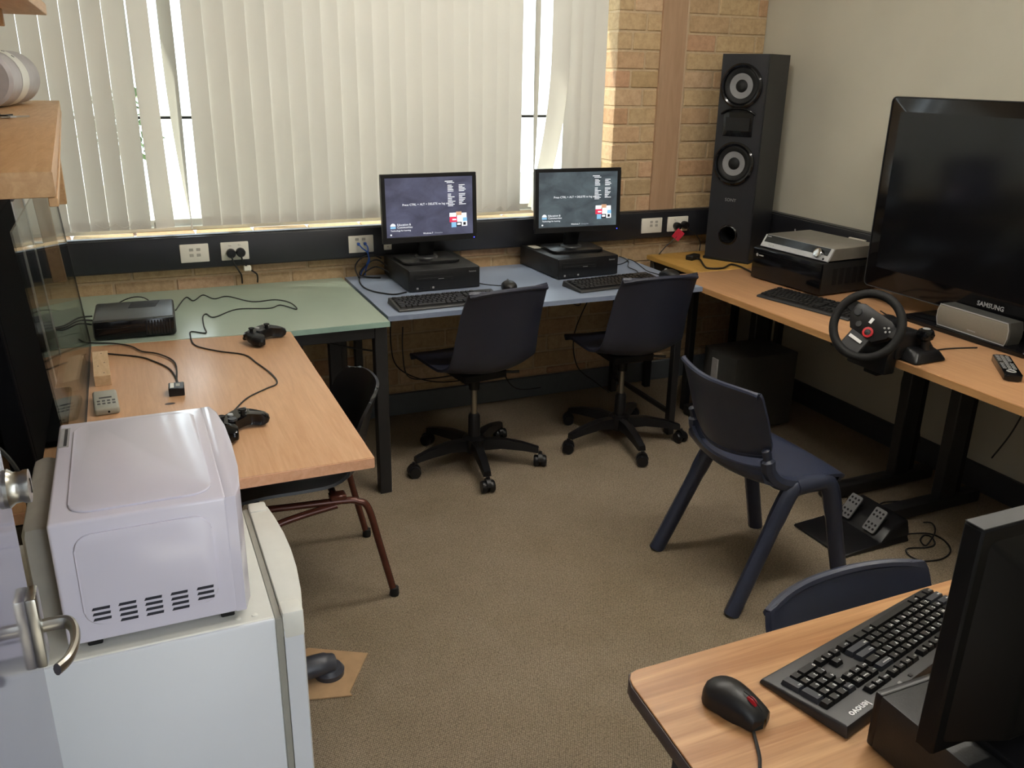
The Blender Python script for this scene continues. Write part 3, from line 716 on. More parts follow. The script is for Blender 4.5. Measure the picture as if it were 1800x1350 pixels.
# ------------------------------------------------------------------ desktop computers and monitors
def pc(label, loc, rz, w_=0.318, d_=0.375, h_=0.092, detail=True):
    t = thing('desktop_computer', label, 'computer', loc, rz, 'desktop computers')
    obj('case', box(BM(), 0, w_, 0.012, d_, 0.004, h_, 0.003, 2), 'pc_case', t)
    f = obj('front_panel', box(BM(), 0.001, w_-0.001, 0, 0.013, 0.003, h_, 0.004, 2), 'black_plastic', t)
    obj('drive_bay', box(BM(), 0.02, w_*0.62, -0.0015, 0.002, h_*0.52, h_*0.80, 0.001, 1), 'black_matte', f)
    obj('drive_slot', box(BM(), 0.03, w_*0.60, -0.0025, 0, h_*0.62, h_*0.635), 'dark_plastic', f)
    obj('eject_button', box(BM(), w_*0.40, w_*0.48, -0.0028, 0, h_*0.555, h_*0.575, 0.0005, 1), 'letter_grey', f)
    for i, xx in enumerate((0.03, 0.055, 0.085, 0.10)): obj('front_port', box(BM(), xx, xx+0.009, -0.002, 0.002, 0.012, 0.020, 0.001, 1), 'letter_grey' if i in (0, 3) else 'black_matte', f)
    text('lenovo', 0.012, 'letter_grey', f, (w_-0.035, -0.0006, h_*0.80), FY)
    for xx in (0.03, w_-0.03):
        for yy in (0.04, d_-0.04): obj('foot', box(BM(), xx-0.012, xx+0.012, yy-0.012, yy+0.012, 0, 0.0045), 'rubber', t)
    return t
pc('black desktop computer under the left monitor on the blue desk', (1.042, 3.42, DZ), R(0.5))
pc2 = pc('black desktop computer under the right monitor on the blue desk', (1.738, 3.428, DZ), R(3))
obj('paper_label', box(BM(), 0.02, 0.065, 0.27, 0.345, 0.092, 0.0926), 'white_plastic', pc2)
def monitor(label, loc, rz, scr):
    """origin at the base; screen looks towards -Y"""
    t = thing('monitor', label, 'monitor', loc, rz, 'monitors on the blue desk')
    W_, H_ = 0.424, 0.287; zb = 0.093; y = -0.075
    Mt = Matrix.Translation((0, y, zb)) @ Matrix.Rotation(R(-3), 4, 'X')
    sw, s0, s1 = W_/2-0.017, 0.026, H_-0.016
    bm = BM()
    box(bm, -W_/2, W_/2, 0, 0.02, 0, s0, 0.002, 1, Mt); box(bm, -W_/2, W_/2, 0, 0.02, s1, H_, 0.002, 1, Mt)
    box(bm, -W_/2, -sw, 0, 0.02, s0-0.002, s1+0.002, 0, 1, Mt); box(bm, sw, W_/2, 0, 0.02, s0-0.002, s1+0.002, 0, 1, Mt)
    obj('bezel', bm, 'black_plastic', t)
    obj('back_shell', box(BM(), -W_/2+0.004, W_/2-0.004, 0.014, 0.045, 0.004, H_-0.004, 0.012, 2, Mt), 'black_plastic', t)
    s = obj('screen', box(BM(), -sw, sw, 0.004, 0.012, s0, s1, 0, 1), scr, t); s.matrix_local = Mt
    def bar(x0, x1, z0, z1, m, name='screen_text'): obj(name, box(BM(), x0, x1, 0.0034, 0.0041, z0, z1), m, s, False)
    # message line, lists, collage and emblem on the log-on screen
    cz = s0+(s1-s0)*0.545
    text('Press CTRL + ALT + DELETE to log on', 0.0128, 'scr_white', s, (-0.018, 0.0033, cz), FY, name='screen_text')
    bar(0.07, 0.105, s1-0.021, s1-0.018, 'scr_white'); bar(0.078, 0.112, s1-0.027, s1-0.0245, 'scr_white')
    bmw = BM()
    rg = random.Random(3)
    for c, n_ in ((0.082, 15), (0.133, 14)):
        for i in range(n_):
            if i in (5,): continue
            z = s1-0.035-i*0.0062; w2 = rg.uniform(0.014, 0.034)
            box(bmw, c, c+w2, 0.0034, 0.0041, z-0.0026, z)
    obj('screen_text', bmw, 'scr_white', s, False)
    px, pz = 0.088, s0+0.030
    tiles = [(0, .045, .03, .062, 'scr_white'), (.03, .05, .055, .066, 'scr_tan'), (.055, .04, .078, .06, 'scr_white'), (0, .022, .034, .045, 'scr_red'), (.034, .022, .06, .05, 'scr_white'), (.06, .024, .08, .04, 'scr_blue'), (.008, 0, .03, .022, 'scr_blue'), (.03, .004, .055, .022, 'scr_black'), (.034, .009, .05, .018, 'scr_white'), (.055, .004, .08, .024, 'scr_white'), (.062, .008, .074, .02, 'scr_black'), (.012, .03, .03, .036, 'scr_white')]
    for i, (a, b, c, d, m) in enumerate(tiles):
        obj('picture_tile', box(BM(), px+a, px+c, 0.0034-0.00003*i, 0.0041, pz+b, pz+d), m, s, False)
    # half-round badge
    bm = BM(); prism(bm, [(0.0115*math.cos(PI*i/12), 0.0115*math.sin(PI*i/12)) for i in range(13)], 0, 0.0006, Matrix.Translation((-sw+0.029, 0.0041, s0+0.047)) @ Matrix.Rotation(PI/2, 4, 'X'))
    obj('screen_badge', bm, 'scr_white', s, False)
    bm = BM(); box(bm, -sw+0.0175, -sw+0.0405, 0.0034, 0.0041, s0+0.037, s0+0.045); obj('screen_badge', bm, 'scr_blue', s, False)
    text('Education &', 0.0125, 'scr_white', s, (-sw+0.047, 0.0033, s0+0.052), FY, 'LEFT', 'screen_text')
    text('Communities', 0.0125, 'scr_white', s, (-sw+0.047, 0.0033, s0+0.041), FY, 'LEFT', 'screen_text')
    text('Technology for learning', 0.0092, 'scr_white', s, (-sw+0.018, 0.0033, s0+0.028), FY, 'LEFT', 'screen_text')
    text('Windows 7', 0.0095, 'scr_white', s, (-0.034, 0.0033, s0+0.011), FY, 'LEFT', 'screen_text')
    text('Enterprise', 0.0085, 'scr_grey', s, (0.018, 0.0033, s0+0.011), FY, 'LEFT', 'screen_text')
    bar(-sw+0.016, -sw+0.023, s0+0.008, s0+0.014, 'scr_white', 'screen_icon')
    obj('power_light', box(BM(), W_/2-0.016, W_/2-0.011, -0.0008, 0.002, 0.007, 0.011, 0, 1, Mt), 'led_blue', t)
    obj('neck', hexa(BM(), [(-0.035, 0.0, 0.012), (0.035, 0.0, 0.012), (0.03, 0.035, 0.012), (-0.03, 0.035, 0.012)], [(-0.04, -0.045, 0.17), (0.04, -0.045, 0.17), (0.04, -0.02, 0.17), (-0.04, -0.02, 0.17)], 0.006, 2), 'black_plastic', t)
    obj('base', prism(BM(), rrect(-0.13, 0.13, -0.10, 0.09, 0.03), 0.001, 0.014, None, 0.004, 2), 'black_plastic', t)
    obj('swivel_ring', lathe(BM(), [(0.055, 0.013), (0.05, 0.02), (0.035, 0.023)], 20), 'dark_plastic', t)
    return t
monitor('black monitor with a bluish log-on screen, left of the two', (1.183, 3.625, DZ+0.0915), R(0.5), 'screen_blue')
monitor('black monitor with a greenish log-on screen, right of the two', (1.905, 3.635, DZ+0.0925), R(-4), 'screen_green')
# foreground computer: seen from behind
t = pc('black desktop computer lying under the foreground monitor', (1.30, 0.30, FZ), R(180)); t.location = (1.174, 0.690, FZ)
t.rotation_euler = (0, 0, PI)
obj('rear_plug', tube(BM(), [(0.045, 0.376, 0.05), (0.045, 0.40, 0.05), (0.045, 0.43, 0.03)], 0.008, 8), 'letter_grey', t)
t = thing('monitor', 'large black monitor seen from behind in the right foreground', 'monitor', (1.02, 0.52, FZ+0.092))
Mt = Matrix.Translation((0, 0.03, 0.028)) @ Matrix.Rotation(R(0.5), 4, 'X')
obj('bezel', box(BM(), -0.222, 0.222, 0.0, 0.026, 0, 0.305, 0.003, 1, Mt), 'monitor_back', t)
obj('top_strip', box(BM(), -0.221, 0.221, 0.001, 0.025, 0.3045, 0.3062, 0.0005, 1, Mt), 'dark_plastic', t)
obj('back_shell', hexa(BM(), [tuple(Mt @ Vector(q)) for q in ((-0.15, -0.04, 0.03), (0.15, -0.04, 0.03), (0.212, 0.004, 0.012), (-0.212, 0.004, 0.012))], [tuple(Mt @ Vector(q)) for q in ((-0.15, -0.04, 0.24), (0.15, -0.04, 0.24), (0.212, 0.004, 0.292), (-0.212, 0.004, 0.292))], 0.006, 2), 'monitor_back', t)
obj('screen', box(BM(), -0.205, 0.205, 0.0255, 0.0275, 0.022, 0.289, 0, 1, Mt), 'black_gloss', t)
obj('neck', box(BM(), -0.035, 0.035, -0.03, 0.0, 0.008, 0.16, 0.006, 2), 'black_plastic', t)
obj('base', prism(BM(), rrect(-0.12, 0.12, -0.10, 0.09, 0.03), 0.001, 0.012, None, 0.003, 2), 'black_plastic', t)

# ------------------------------------------------------------------ chairs
def lerp_list(vals, v):
    n = len(vals)-1; s = min(max(v, 0), 1)*n; i = min(int(s), n-1); f = s-i
    f = f*f*(3-2*f)*0.5+f*0.5
    return vals[i]*(1-f)+vals[i+1]*f
def profile_shell(prof, widths, bends, t=0.008, nu=14, nv=26, corner=0.0):
    sp = spline([(0, y, z) for y, z in prof], 10); n = len(sp)-1
    def pt(v):
        s = min(max(v, 0), 1)*n; i = min(int(s), n-1); return sp[i].lerp(sp[i+1], s-i)
    def fn(u, v):
        p = pt(v); tg = (pt(min(1, v+0.01))-pt(max(0, v-0.01))).normalized()
        nr = Vector((0, tg.z, -tg.y))          # towards the sitter
        a = 2*u-1; w_ = lerp_list(widths, v)/2
        q = p+nr*(lerp_list(bends, v)*a*a)
        if corner: q = q - tg*(corner*(abs(a)**4)*max(0, (v-0.8)/0.2)) + tg*(corner*0.6*(abs(a)**4)*max(0, (0.12-v)/0.12))
        return (a*w_, q.y, q.z)
    return shell(BM(), fn, nu, nv, t)
def swivel_chair(label, loc, rz, base_rot):
    t = thing('swivel_chair', label, 'chair', loc, rz, 'navy swivel chairs')
    prof = [(0.215, 0.445), (0.19, 0.462), (0.08, 0.458), (-0.06, 0.45), (-0.16, 0.465), (-0.215, 0.515), (-0.24, 0.60), (-0.262, 0.70), (-0.29, 0.80), (-0.298, 0.825)]
    obj('seat_shell', profile_shell(prof, [0.38, 0.40, 0.40, 0.40, 0.395, 0.385, 0.375, 0.365, 0.35, 0.345], [-0.012, 0.006, 0.012, 0.02, 0.045, 0.06, 0.06, 0.05, 0.035, 0.03], 0.011, 16, 30, 0.008), 'navy_plastic', t)
    rim = spline([(-0.170, -0.268, 0.812), (-0.10, -0.289, 0.823), (0, -0.298, 0.826), (0.10, -0.289, 0.823), (0.170, -0.268, 0.812)], 6)
    obj('top_rim', tube(BM(), rim, 0.009, 8), 'navy_plastic', t)
    obj('seat_plate', box(BM(), -0.10, 0.10, -0.10, 0.12, 0.405, 0.44, 0.006, 1), 'black_matte', t)
    obj('lever', tube(BM(), [(0.06, 0, 0.41), (0.16, -0.04, 0.40), (0.19, -0.05, 0.40)], 0.006, 8), 'black_plastic', t)
    obj('gas_lift', lathe(BM(), [(0.013, 0.20), (0.013, 0.41)], 16), 'brushed_steel', t)
    obj('lift_sleeve', lathe(BM(), [(0.027, 0.10), (0.025, 0.22), (0.02, 0.23)], 18), 'black_plastic', t)
    obj('upper_sleeve', lathe(BM(), [(0.022, 0.34), (0.026, 0.41)], 18), 'black_plastic', t)
    obj('hub', lathe(BM(), [(0.045, 0.06), (0.052, 0.075), (0.05, 0.12), (0.03, 0.13)], 20), 'black_plastic', t)
    for k in range(5):
        a = base_rot+k*2*PI/5
        M = Matrix.Rotation(a, 4, 'Z')
        pts = [(0.03, 0, 0.098), (0.12, 0, 0.105), (0.21, 0, 0.094), (0.278, 0, 0.078)]
        bm = BM()
        rings = []
        for (x, y, z), hw, hh in zip(pts, (0.024, 0.022, 0.019, 0.017), (0.03, 0.025, 0.02, 0.013)):
            rings.append([bm.verts.new(M @ Vector(q)) for q in ((x, -hw, z-hh), (x, hw, z-hh), (x, hw*0.8, z+hh*0.6), (x, 0, z+hh*0.8), (x, -hw*0.8, z+hh*0.6))])
        for a_, b_ in zip(rings, rings[1:]):
            for i in range(5): bm.faces.new((a_[i], a_[(i+1) % 5], b_[(i+1) % 5], b_[i]))
        bm.faces.new(rings[0][::-1]); bm.faces.new(rings[-1])
        lg = obj('leg', bm, 'black_plastic', t)
        sw = random.uniform(0, 2*PI); C = M @ Vector((0.285, 0, 0))
        bm = BM()
        for s in (-0.016, 0.016):
            lathe(bm, [(0.004, s-0.011), (0.022, s-0.011), (0.025, s-0.006), (0.025, s+0.006), (0.022, s+0.011), (0.004, s+0.011)], 18, Matrix.Translation((C.x, C.y, 0.025)) @ Matrix.Rotation(sw, 4, 'Z') @ Matrix.Rotation(PI/2, 4, 'X'))
        obj('castor', bm, 'black_plastic', lg)
        Mh = Matrix.Translation((C.x, C.y, 0.03)) @ Matrix.Rotation(sw, 4, 'Z')
        bm = BM(); prism(bm, [(0.027*math.cos(R(d)), 0.03*math.sin(R(d))) for d in range(0, 181, 20)], -0.009, 0.009, Mh @ Matrix.Rotation(PI/2, 4, 'X'))
        lathe(bm, [(0.008, 0.02), (0.008, 0.066)], 10, Matrix.Translation((C.x, C.y, 0)))
        obj('castor_hood', bm, 'black_plastic', lg)
    return t
swivel_chair('navy plastic swivel chair at the left computer', (1.245, 3.195, 0), R(8), R(-28-8))
swivel_chair('navy plastic swivel chair at the right computer', (1.955, 3.185, 0), R(-2), R(-27+2))

def poly_chair(label, loc, rz):
    t = thing('plastic_chair', label, 'chair', loc, rz, 'navy moulded plastic chairs')
    seat = [(0.185, 0.395), (0.17, 0.418), (0.06, 0.418), (-0.06, 0.41), (-0.13, 0.412), (-0.165, 0.435), (-0.178, 0.462)]
    obj('seat', profile_shell(seat, [0.40, 0.42, 0.42, 0.415, 0.40, 0.385, 0.37], [-0.02, -0.004, 0.006, 0.012, 0.025, 0.04, 0.05], 0.011, 16, 22), 'navy_chair', t)
    back = [(-0.172, 0.492), (-0.188, 0.54), (-0.203, 0.61), (-0.222, 0.69), (-0.233, 0.722)]
    obj('backrest', profile_shell(back, [0.36, 0.40, 0.405, 0.40, 0.385], [0.072, 0.068, 0.06, 0.05, 0.045], 0.011, 18, 16, 0.012), 'navy_chair', t)
    n = 14
    obj('top_rim', tube(BM(), [Vector((0.19*(2*i/n-1), -0.233+0.044*(2*i/n-1)**2, 0.722+0.010*(2*i/n-1)**2-0.012*(2*i/n-1)**4)) for i in range(n+1)], 0.0095, 8), 'navy_chair', t)
    obj('lower_rim', tube(BM(), [Vector((0.178*(2*i/n-1), -0.172+0.071*(2*i/n-1)**2, 0.492+0.02*(2*i/n-1)**2)) for i in range(n+1)], 0.010, 8), 'navy_chair', t)
    for s in (-1, 1):
        obj('back_support', tube(BM(), spline([(s*0.190, -0.138, 0.545), (s*0.190, -0.124, 0.51), (s*0.190, -0.112, 0.465), (s*0.192, -0.07, 0.425), (s*0.197, 0.0, 0.405)], 6), [0.006]+[0.012]*6+[0.020]*17+[0.022], 8, sx=1.2), 'navy_chair', t)
        obj('leg', tube(BM(), spline([(s*0.196, 0.0, 0.40), (s*0.199, -0.035, 0.375), (s*0.207, -0.115, 0.21), (s*0.217, -0.215, 0.0)], 6), [0.030]*10+[0.027]*9, 10, sx=0.9), 'navy_chair', t)
        obj('leg', tube(BM(), spline([(s*0.198, 0.085, 0.402), (s*0.203, 0.13, 0.375), (s*0.211, 0.175, 0.2), (s*0.22, 0.225, 0.0)], 6), [0.030]*10+[0.027]*9, 10, sx=0.9), 'navy_chair', t)
        obj('leg_bridge', tube(BM(), [(s*0.196, -0.01, 0.401), (s*0.198, 0.04, 0.404), (s*0.198, 0.095, 0.402)], 0.030, 10), 'navy_chair', t)
    return t
poly_chair('navy moulded plastic chair standing in front of the steering wheel', (1.803, 2.063, 0), R(-90))
poly_chair('navy moulded plastic chair pushed under the foreground desk', (1.135, 0.815, 0), R(183))
# black shell chair on brown tube frame, faces -X
t = thing('shell_chair', 'black shell chair on a brown tubular frame at the beech desk', 'chair', (0.385, 2.56, 0), R(88)); t.scale = (1, 1, 0.92)
prof = [(0.23, 0.415), (0.20, 0.428), (0.08, 0.425), (-0.06, 0.415), (-0.15, 0.425), (-0.205, 0.47), (-0.225, 0.55), (-0.245, 0.64), (-0.265, 0.715), (-0.272, 0.74)]
obj('seat_shell', profile_shell(prof, [0.38, 0.41, 0.42, 0.43, 0.44, 0.43, 0.42, 0.40, 0.36, 0.30], [0.0, 0.012, 0.03, 0.045, 0.07, 0.085, 0.085, 0.07, 0.05, 0.035], 0.010, 18, 30, 0.03), 'shell_black', t)
for s in (-1, 1):
    pts = [(s*0.20, -0.262, 0.018), (s*0.195, -0.225, 0.20), (s*0.185, -0.195, 0.345), (s*0.18, -0.165, 0.375), (s*0.175, -0.12, 0.383), (s*0.165, 0.05, 0.385), (s*0.155, 0.16, 0.385)]
    obj('frame_tube', tube(BM(), spline(pts, 6), 0.0115, 10), 'brown_tube', t)
    pts = [(s*0.178, -0.10, 0.372), (s*0.178, 0.0, 0.355), (s*0.185, 0.09, 0.335), (s*0.19, 0.13, 0.30), (s*0.205, 0.235, 0.018)]
    obj('frame_tube', tube(BM(), spline(pts, 6), 0.0115, 10), 'brown_tube', t)
    for (x, y) in ((s*0.2004, -0.264), (s*0.2056, 0.24)):
        obj('foot_cap', lathe(BM(), [(0.014, 0), (0.0155, 0.01), (0.0145, 0.032), (0.012, 0.034)], 12, Matrix.Translation((x, y, 0))), 'rubber', t)
    obj('seat_bracket', box(BM(), s*0.165-0.02, s*0.165+0.02, -0.13, -0.08, 0.388, 0.408, 0.004, 1), 'brown_tube', t)
obj('cross_bar', tube(BM(), [(-0.17, -0.10, 0.385), (0.17, -0.10, 0.385)], 0.0105, 10), 'brown_tube', t)
obj('cross_bar', tube(BM(), [(-0.16, 0.13, 0.385), (0.16, 0.13, 0.385)], 0.0105, 10), 'brown_tube', t)

# ------------------------------------------------------------------ hi-fi corner
t = thing('tower_speaker', 'tall black floor speaker with two grey cones in the corner', 'speaker', (2.669, 3.628, DZ), R(-60))
SW, SD, SH = 0.232, 0.262, 0.975
bm = BM()
for q in ((0, 0.016, 0.004, SD, 0.0, SH), (SW-0.016, SW, 0.004, SD, 0.0, SH), (0.016, SW-0.016, 0.004, SD, SH-0.016, SH), (0.016, SW-0.016, 0.004, SD, 0.0, 0.016), (0.016, SW-0.016, SD-0.016, SD, 0.016, SH-0.016)): box(bm, *q, 0, 1)
obj('cabinet', bm, 'speaker_body', t)
def holed(x0, x1, z0, z1, cx, cz, r, n=32):
    """flat plate in XZ with a round hole, 1 cm thick"""
    bm = BM(); fr = []
    for y in (-0.004, 0.006):
        C = [bm.verts.new((cx+r*math.cos(2*PI*k/n), y, cz+r*math.sin(2*PI*k/n))) for k in range(n)]
        O = []
        for k in range(n):
            c, s_ = math.cos(2*PI*k/n), math.sin(2*PI*k/n); m_ = max(abs(c), abs(s_))
            O.append(bm.verts.new((cx+(x1-cx)*c/m_, y, (cz+(cz-z0)*s_/m_))))
        for k in range(n): bm.faces.new((C[k], C[(k+1) % n], O[(k+1) % n], O[k]))
        fr.append(C)
    for k in range(n): bm.faces.new((fr[0][k], fr[0][(k+1) % n], fr[1][(k+1) % n], fr[1][k]))
    zt = cz+(cz-z0)
    box(bm, x0, x1, -0.004, 0.006, zt, z1)
    return bm
fp = obj('front_baffle', holed(0.003, SW-0.003, 0.012, SH-0.002, SW/2, SH-0.842, 0.038), 'speaker_body', t)
RX = Matrix.Rotation(PI/2, 4, 'X')
def driver(zc):
    M = Matrix.Translation((SW/2-0.004, -0.0105, zc)) @ RX
    d = obj('woofer', lathe(BM(), [(0.101, -0.0065), (0.102, 0.006), (0.094, 0.012), (0.086, 0.009), (0.083, 0.003)], 40, M, False), 'black_gloss', t)
    obj('surround', lathe(BM(), [(0.084, 0.001), (0.078, 0.006), (0.070, 0.005), (0.060, 0.001), (0.056, -0.002)], 40, M, False), 'black_matte', d)
    obj('cone', lathe(BM(), [(0.057, 0.0015), (0.044, -0.001), (0.029, -0.004), (0.027, -0.004)], 40, M, False), 'cone_grey', d)
    obj('dust_cap', lathe(BM(), [(0.029, -0.0035), (0.022, 0.004), (0.012, 0.008), (0.0, 0.009)], 30, M, False), 'black_matte', d)
    obj('backing', lathe(BM(), [(0.0, -0.0058), (0.086, -0.0058)], 30, M, False), 'black_matte', d)
driver(SH-0.142); driver(SH-0.497)
h = obj('tweeter_horn', box(BM(), 0.035, 0.185, -0.008, 0.0, SH-0.372, SH-0.258, 0.006, 2), 'black_gloss', t)
obj('horn_throat', hexa(BM(), [(0.05, -0.0095, SH-0.345), (0.17, -0.0095, SH-0.345), (0.14, -0.0085, SH-0.335), (0.08, -0.0085, SH-0.335)], [(0.05, -0.0095, SH-0.285), (0.17, -0.0095, SH-0.285), (0.14, -0.0085, SH-0.295), (0.08, -0.0085, SH-0.295)]), 'black_matte', h)
obj('horn_arch', tube(BM(), spline([(0.025, -0.008, SH-0.27), (0.06, -0.014, SH-0.25), (0.11, -0.016, SH-0.243), (0.16, -0.014, SH-0.25), (0.195, -0.008, SH-0.27)], 6), 0.0055, 8), 'black_gloss', h)
text('SONY', 0.022, 'letter_grey', t, (SW/2-0.004, -0.0046, SH-0.672), FY)
M = Matrix.Translation((SW/2, -0.004, SH-0.842)) @ RX
p = obj('bass_port', lathe(BM(), [(0.038, 0.0), (0.042, 0.006), (0.047, 0.004), (0.050, 0.0)], 32, M, False), 'black_gloss', t)
obj('port_tube', lathe(BM(), [(0.038, -0.006), (0.036, -0.16), (0.0, -0.165)], 28, M, False), 'black_matte', p)
obj('plinth', box(BM(), -0.006, SW+0.006, -0.006, SD+0.002, 0.0, 0.014, 0.003, 1), 'black_matte', t)
# black case and receiver
t = thing('media_computer', 'black computer case lying flat under the silver receiver', 'computer', (2.622, 3.188, DZ), R(-85.5))
obj('case', box(BM(), 0, 0.415, 0.0, 0.345, 0.006, 0.143, 0.003, 2), 'pc_case', t)
f = obj('front_panel', box(BM(), 0.001, 0.414, -0.008, 0.002, 0.006, 0.142, 0.004, 2), 'black_gloss', t)
obj('emblem', lathe(BM(), [(0.0, 0.0005), (0.007, 0.0005), (0.0075, 0)], 16, Matrix.Translation((0.03, -0.0082, 0.112)) @ RX, False), 'letter_grey', f)
obj('emblem_line', box(BM(), 0.042, 0.07, -0.0088, -0.008, 0.109, 0.114), 'letter_grey', f)
obj('panel_gap', box(BM(), 0.005, 0.41, -0.0085, -0.0078, 0.124, 0.1255), 'black_matte', f)
for i in range(6): obj('vent', box(BM(), 0.4145, 0.4158, 0.06+i*0.04, 0.085+i*0.04, 0.045, 0.115), 'black_matte', t)
for x in (0.04, 0.375):
    for y in (0.04, 0.3): obj('foot', lathe(BM(), [(0.012, 0), (0.012, 0.007)], 10, Matrix.Translation((x, y, 0))), 'rubber', t)
t = thing('receiver', 'flat silver audio receiver with a volume knob on the black case', 'receiver', (2.632, 3.172, DZ+0.1435), R(-85.5))
W_, D_, H_ = 0.40, 0.31, 0.058
obj('chassis', hexa(BM(), [(0, 0.014, 0.006), (W_, 0.014, 0.006), (W_, D_, 0.006), (0, D_, 0.006)], [(0, 0.046, H_), (W_, 0.046, H_), (W_, D_, H_), (0, D_, H_)], 0.002, 1), 'receiver_top', t)
Mf = Matrix.Translation((0, 0.0065, 0.006)) @ Matrix.Rotation(-math.atan2(0.032, 0.052), 4, 'X')
f = obj('front_panel', box(BM(), 0.0, W_, 0, 0.008, 0, 0.060, 0.001, 1), 'silver_light', t); f.matrix_local = Mf
obj('display', box(BM(), 0.012, 0.385, -0.001, 0.001, 0.024, 0.058), 'black_gloss', f)
obj('volume_knob', lathe(BM(), [(0.0215, 0.0), (0.021, 0.012), (0.017, 0.014), (0.0, 0.013)], 28, Matrix.Translation((0.335, -0.001, 0.027)) @ RX), 'chrome', f)
for i, x in enumerate((0.05, 0.062, 0.075)): obj('button', lathe(BM(), [(0.003, 0), (0.003, 0.002)], 10, Matrix.Translation((x, 0, 0.012)) @ RX), 'letter_grey', f)
obj('label_line', box(BM(), 0.016, 0.04, -0.0014, -0.0008, 0.049, 0.053), 'letter_grey', f)
obj('headphone_jack', lathe(BM(), [(0.005, 0), (0.005, 0.002)], 12, Matrix.Translation((0.372, 0, 0.008)) @ RX), 'black_matte', f)
obj('rear_bracket', box(BM(), W_-0.012, W_+0.004, D_-0.004, D_+0.004, 0.012, H_+0.004, 0.001, 1), 'aluminium', t)
obj('antenna_strip', box(BM(), 0.24, 0.33, D_-0.012, D_, H_+0.0005, H_+0.006, 0.001, 1), 'white_plastic', t)
for x in (0.04, W_-0.04):
    for y in (0.04, D_-0.04): obj('foot', lathe(BM(), [(0.012, 0), (0.012, 0.007)], 12, Matrix.Translation((x, y, 0))), 'rubber', t)
# subwoofer on the floor
t = thing('subwoofer', 'dark grey subwoofer on the floor under the corner table', 'subwoofer', (2.45, 3.035, 0), 0)
g = [(0.02, 0.0), (0.37, 0.0), (0.37, 0.245), (0.02, 0.245), (0.004, 0.20), (-0.004, 0.12), (0.004, 0.05)]
obj('cabinet', prism(BM(), g, 0.012, 0.375, None, 0.006, 2), 'sub_grey', t)
obj('silver_strip', box(BM(), -0.008, 0.004, 0.105, 0.15, 0.20, 0.345, 0.002, 1), 'silver_light', t)
for x in (0.05, 0.33):
    for y in (0.04, 0.21): obj('foot', lathe(BM(), [(0.018, 0), (0.018, 0.013)], 12, Matrix.Translation((x, y, 0))), 'rubber', t)

# ------------------------------------------------------------------ big television on the right
t = thing('television', 'large black television on a stand on the beech desk', 'television', (2.80, 2.115, DZ), R(-90))
Z0, Z1, HW = 0.065, 0.815, 0.572      # local: -Y is the screen side after the turn
Mt = Matrix.Identity(4)
obj('frame', prism(BM(), rrect(-HW, HW, Z0, Z1, 0.02), -0.045, 0.0, RX, 0.004, 2), 'black_gloss', t)
obj('back_shell', box(BM(), -HW+0.05, HW-0.05, 0.04, 0.085, Z0+0.05, Z1-0.06, 0.02, 2), 'black_plastic', t)
obj('screen', box(BM(), -HW+0.052, HW-0.052, -0.0012, 0.002, Z0+0.085, Z1-0.055), 'black_gloss', t)
obj('edge_trim', tube(BM(), [Vector((x, -0.0005, z)) for x, z in rrect(-HW+0.002, HW-0.002, Z0+0.002, Z1-0.002, 0.02)], 0.0022, 5, True), 'dark_plastic', t)
text('SAMSUNG', 0.024, 'letter_grey', t, (0.029, -0.0016, Z0+0.052), FY, bold=0.0006)
obj('neck', box(BM(), -0.16, 0.16, 0.02, 0.06, 0.015, Z0+0.06, 0.006, 2), 'black_gloss', t)
obj('stand_base', prism(BM(), rrect(-0.275, 0.285, -0.098, 0.17, 0.03), 0.001, 0.018, None, 0.004, 2), 'black_gloss', t)
t = thing('centre_speaker', 'slim silver centre speaker lying in front of the television', 'speaker', (2.722, 2.088, DZ+0.0185), R(-92))
obj('cabinet', prism(BM(), [(-0.145, 0), (0.145, 0), (0.152, 0.026), (0.152, 0.055), (0.145, 0.080), (-0.145, 0.080), (-0.152, 0.055), (-0.152, 0.026)], -0.072, -0.006, RX, 0.003, 1), 'sub_grey', t)
obj('grille', prism(BM(), [(-0.143, 0.003), (0.143, 0.003), (0.150, 0.026), (0.150, 0.055), (0.143, 0.077), (-0.143, 0.077), (-0.150, 0.055), (-0.150, 0.026)], -0.006, 0.004, RX, 0.003, 2), 'silver_grille', t)
obj('rim', tube(BM(), [Vector((x, -0.002, z)) for x, z in ((-0.144, 0.001), (0.144, 0.001), (0.1515, 0.026), (0.1515, 0.055), (0.144, 0.079), (-0.144, 0.079), (-0.1515, 0.055), (-0.1515, 0.026))], 0.0022, 6, True), 'silver_light', t)
obj('name_line', box(BM(), -0.01, 0.025, -0.0048, -0.0038, 0.014, 0.018), 'letter_grey', t)
t = thing('remote_control', 'black remote control lying on the beech desk', 'remote', (2.535, 1.788, DZ), R(-42))
obj('body', prism(BM(), rrect(-0.026, 0.026, -0.115, 0.115, 0.012), 0.001, 0.021, None, 0.004, 2), 'black_gloss', t)
for r_ in range(9):
    for c in range(3):
        if r_ in (4,) and c != 1: continue
        obj('button', prism(BM(), rrect(-0.0055, 0.0055, -0.0035, 0.0035, 0.0015, 2), 0.0205, 0.0228, Matrix.Translation(((c-1)*0.0145, 0.095-r_*0.017, 0))), 'letter_grey' if (r_ < 5) else 'sticker_grey', t, False)
obj('button_ring', lathe(BM(), [(0.008, 0.0205), (0.011, 0.0235), (0.0155, 0.0205)], 20, Matrix.Translation((0, -0.068, 0)), False), 'silver_light', t)

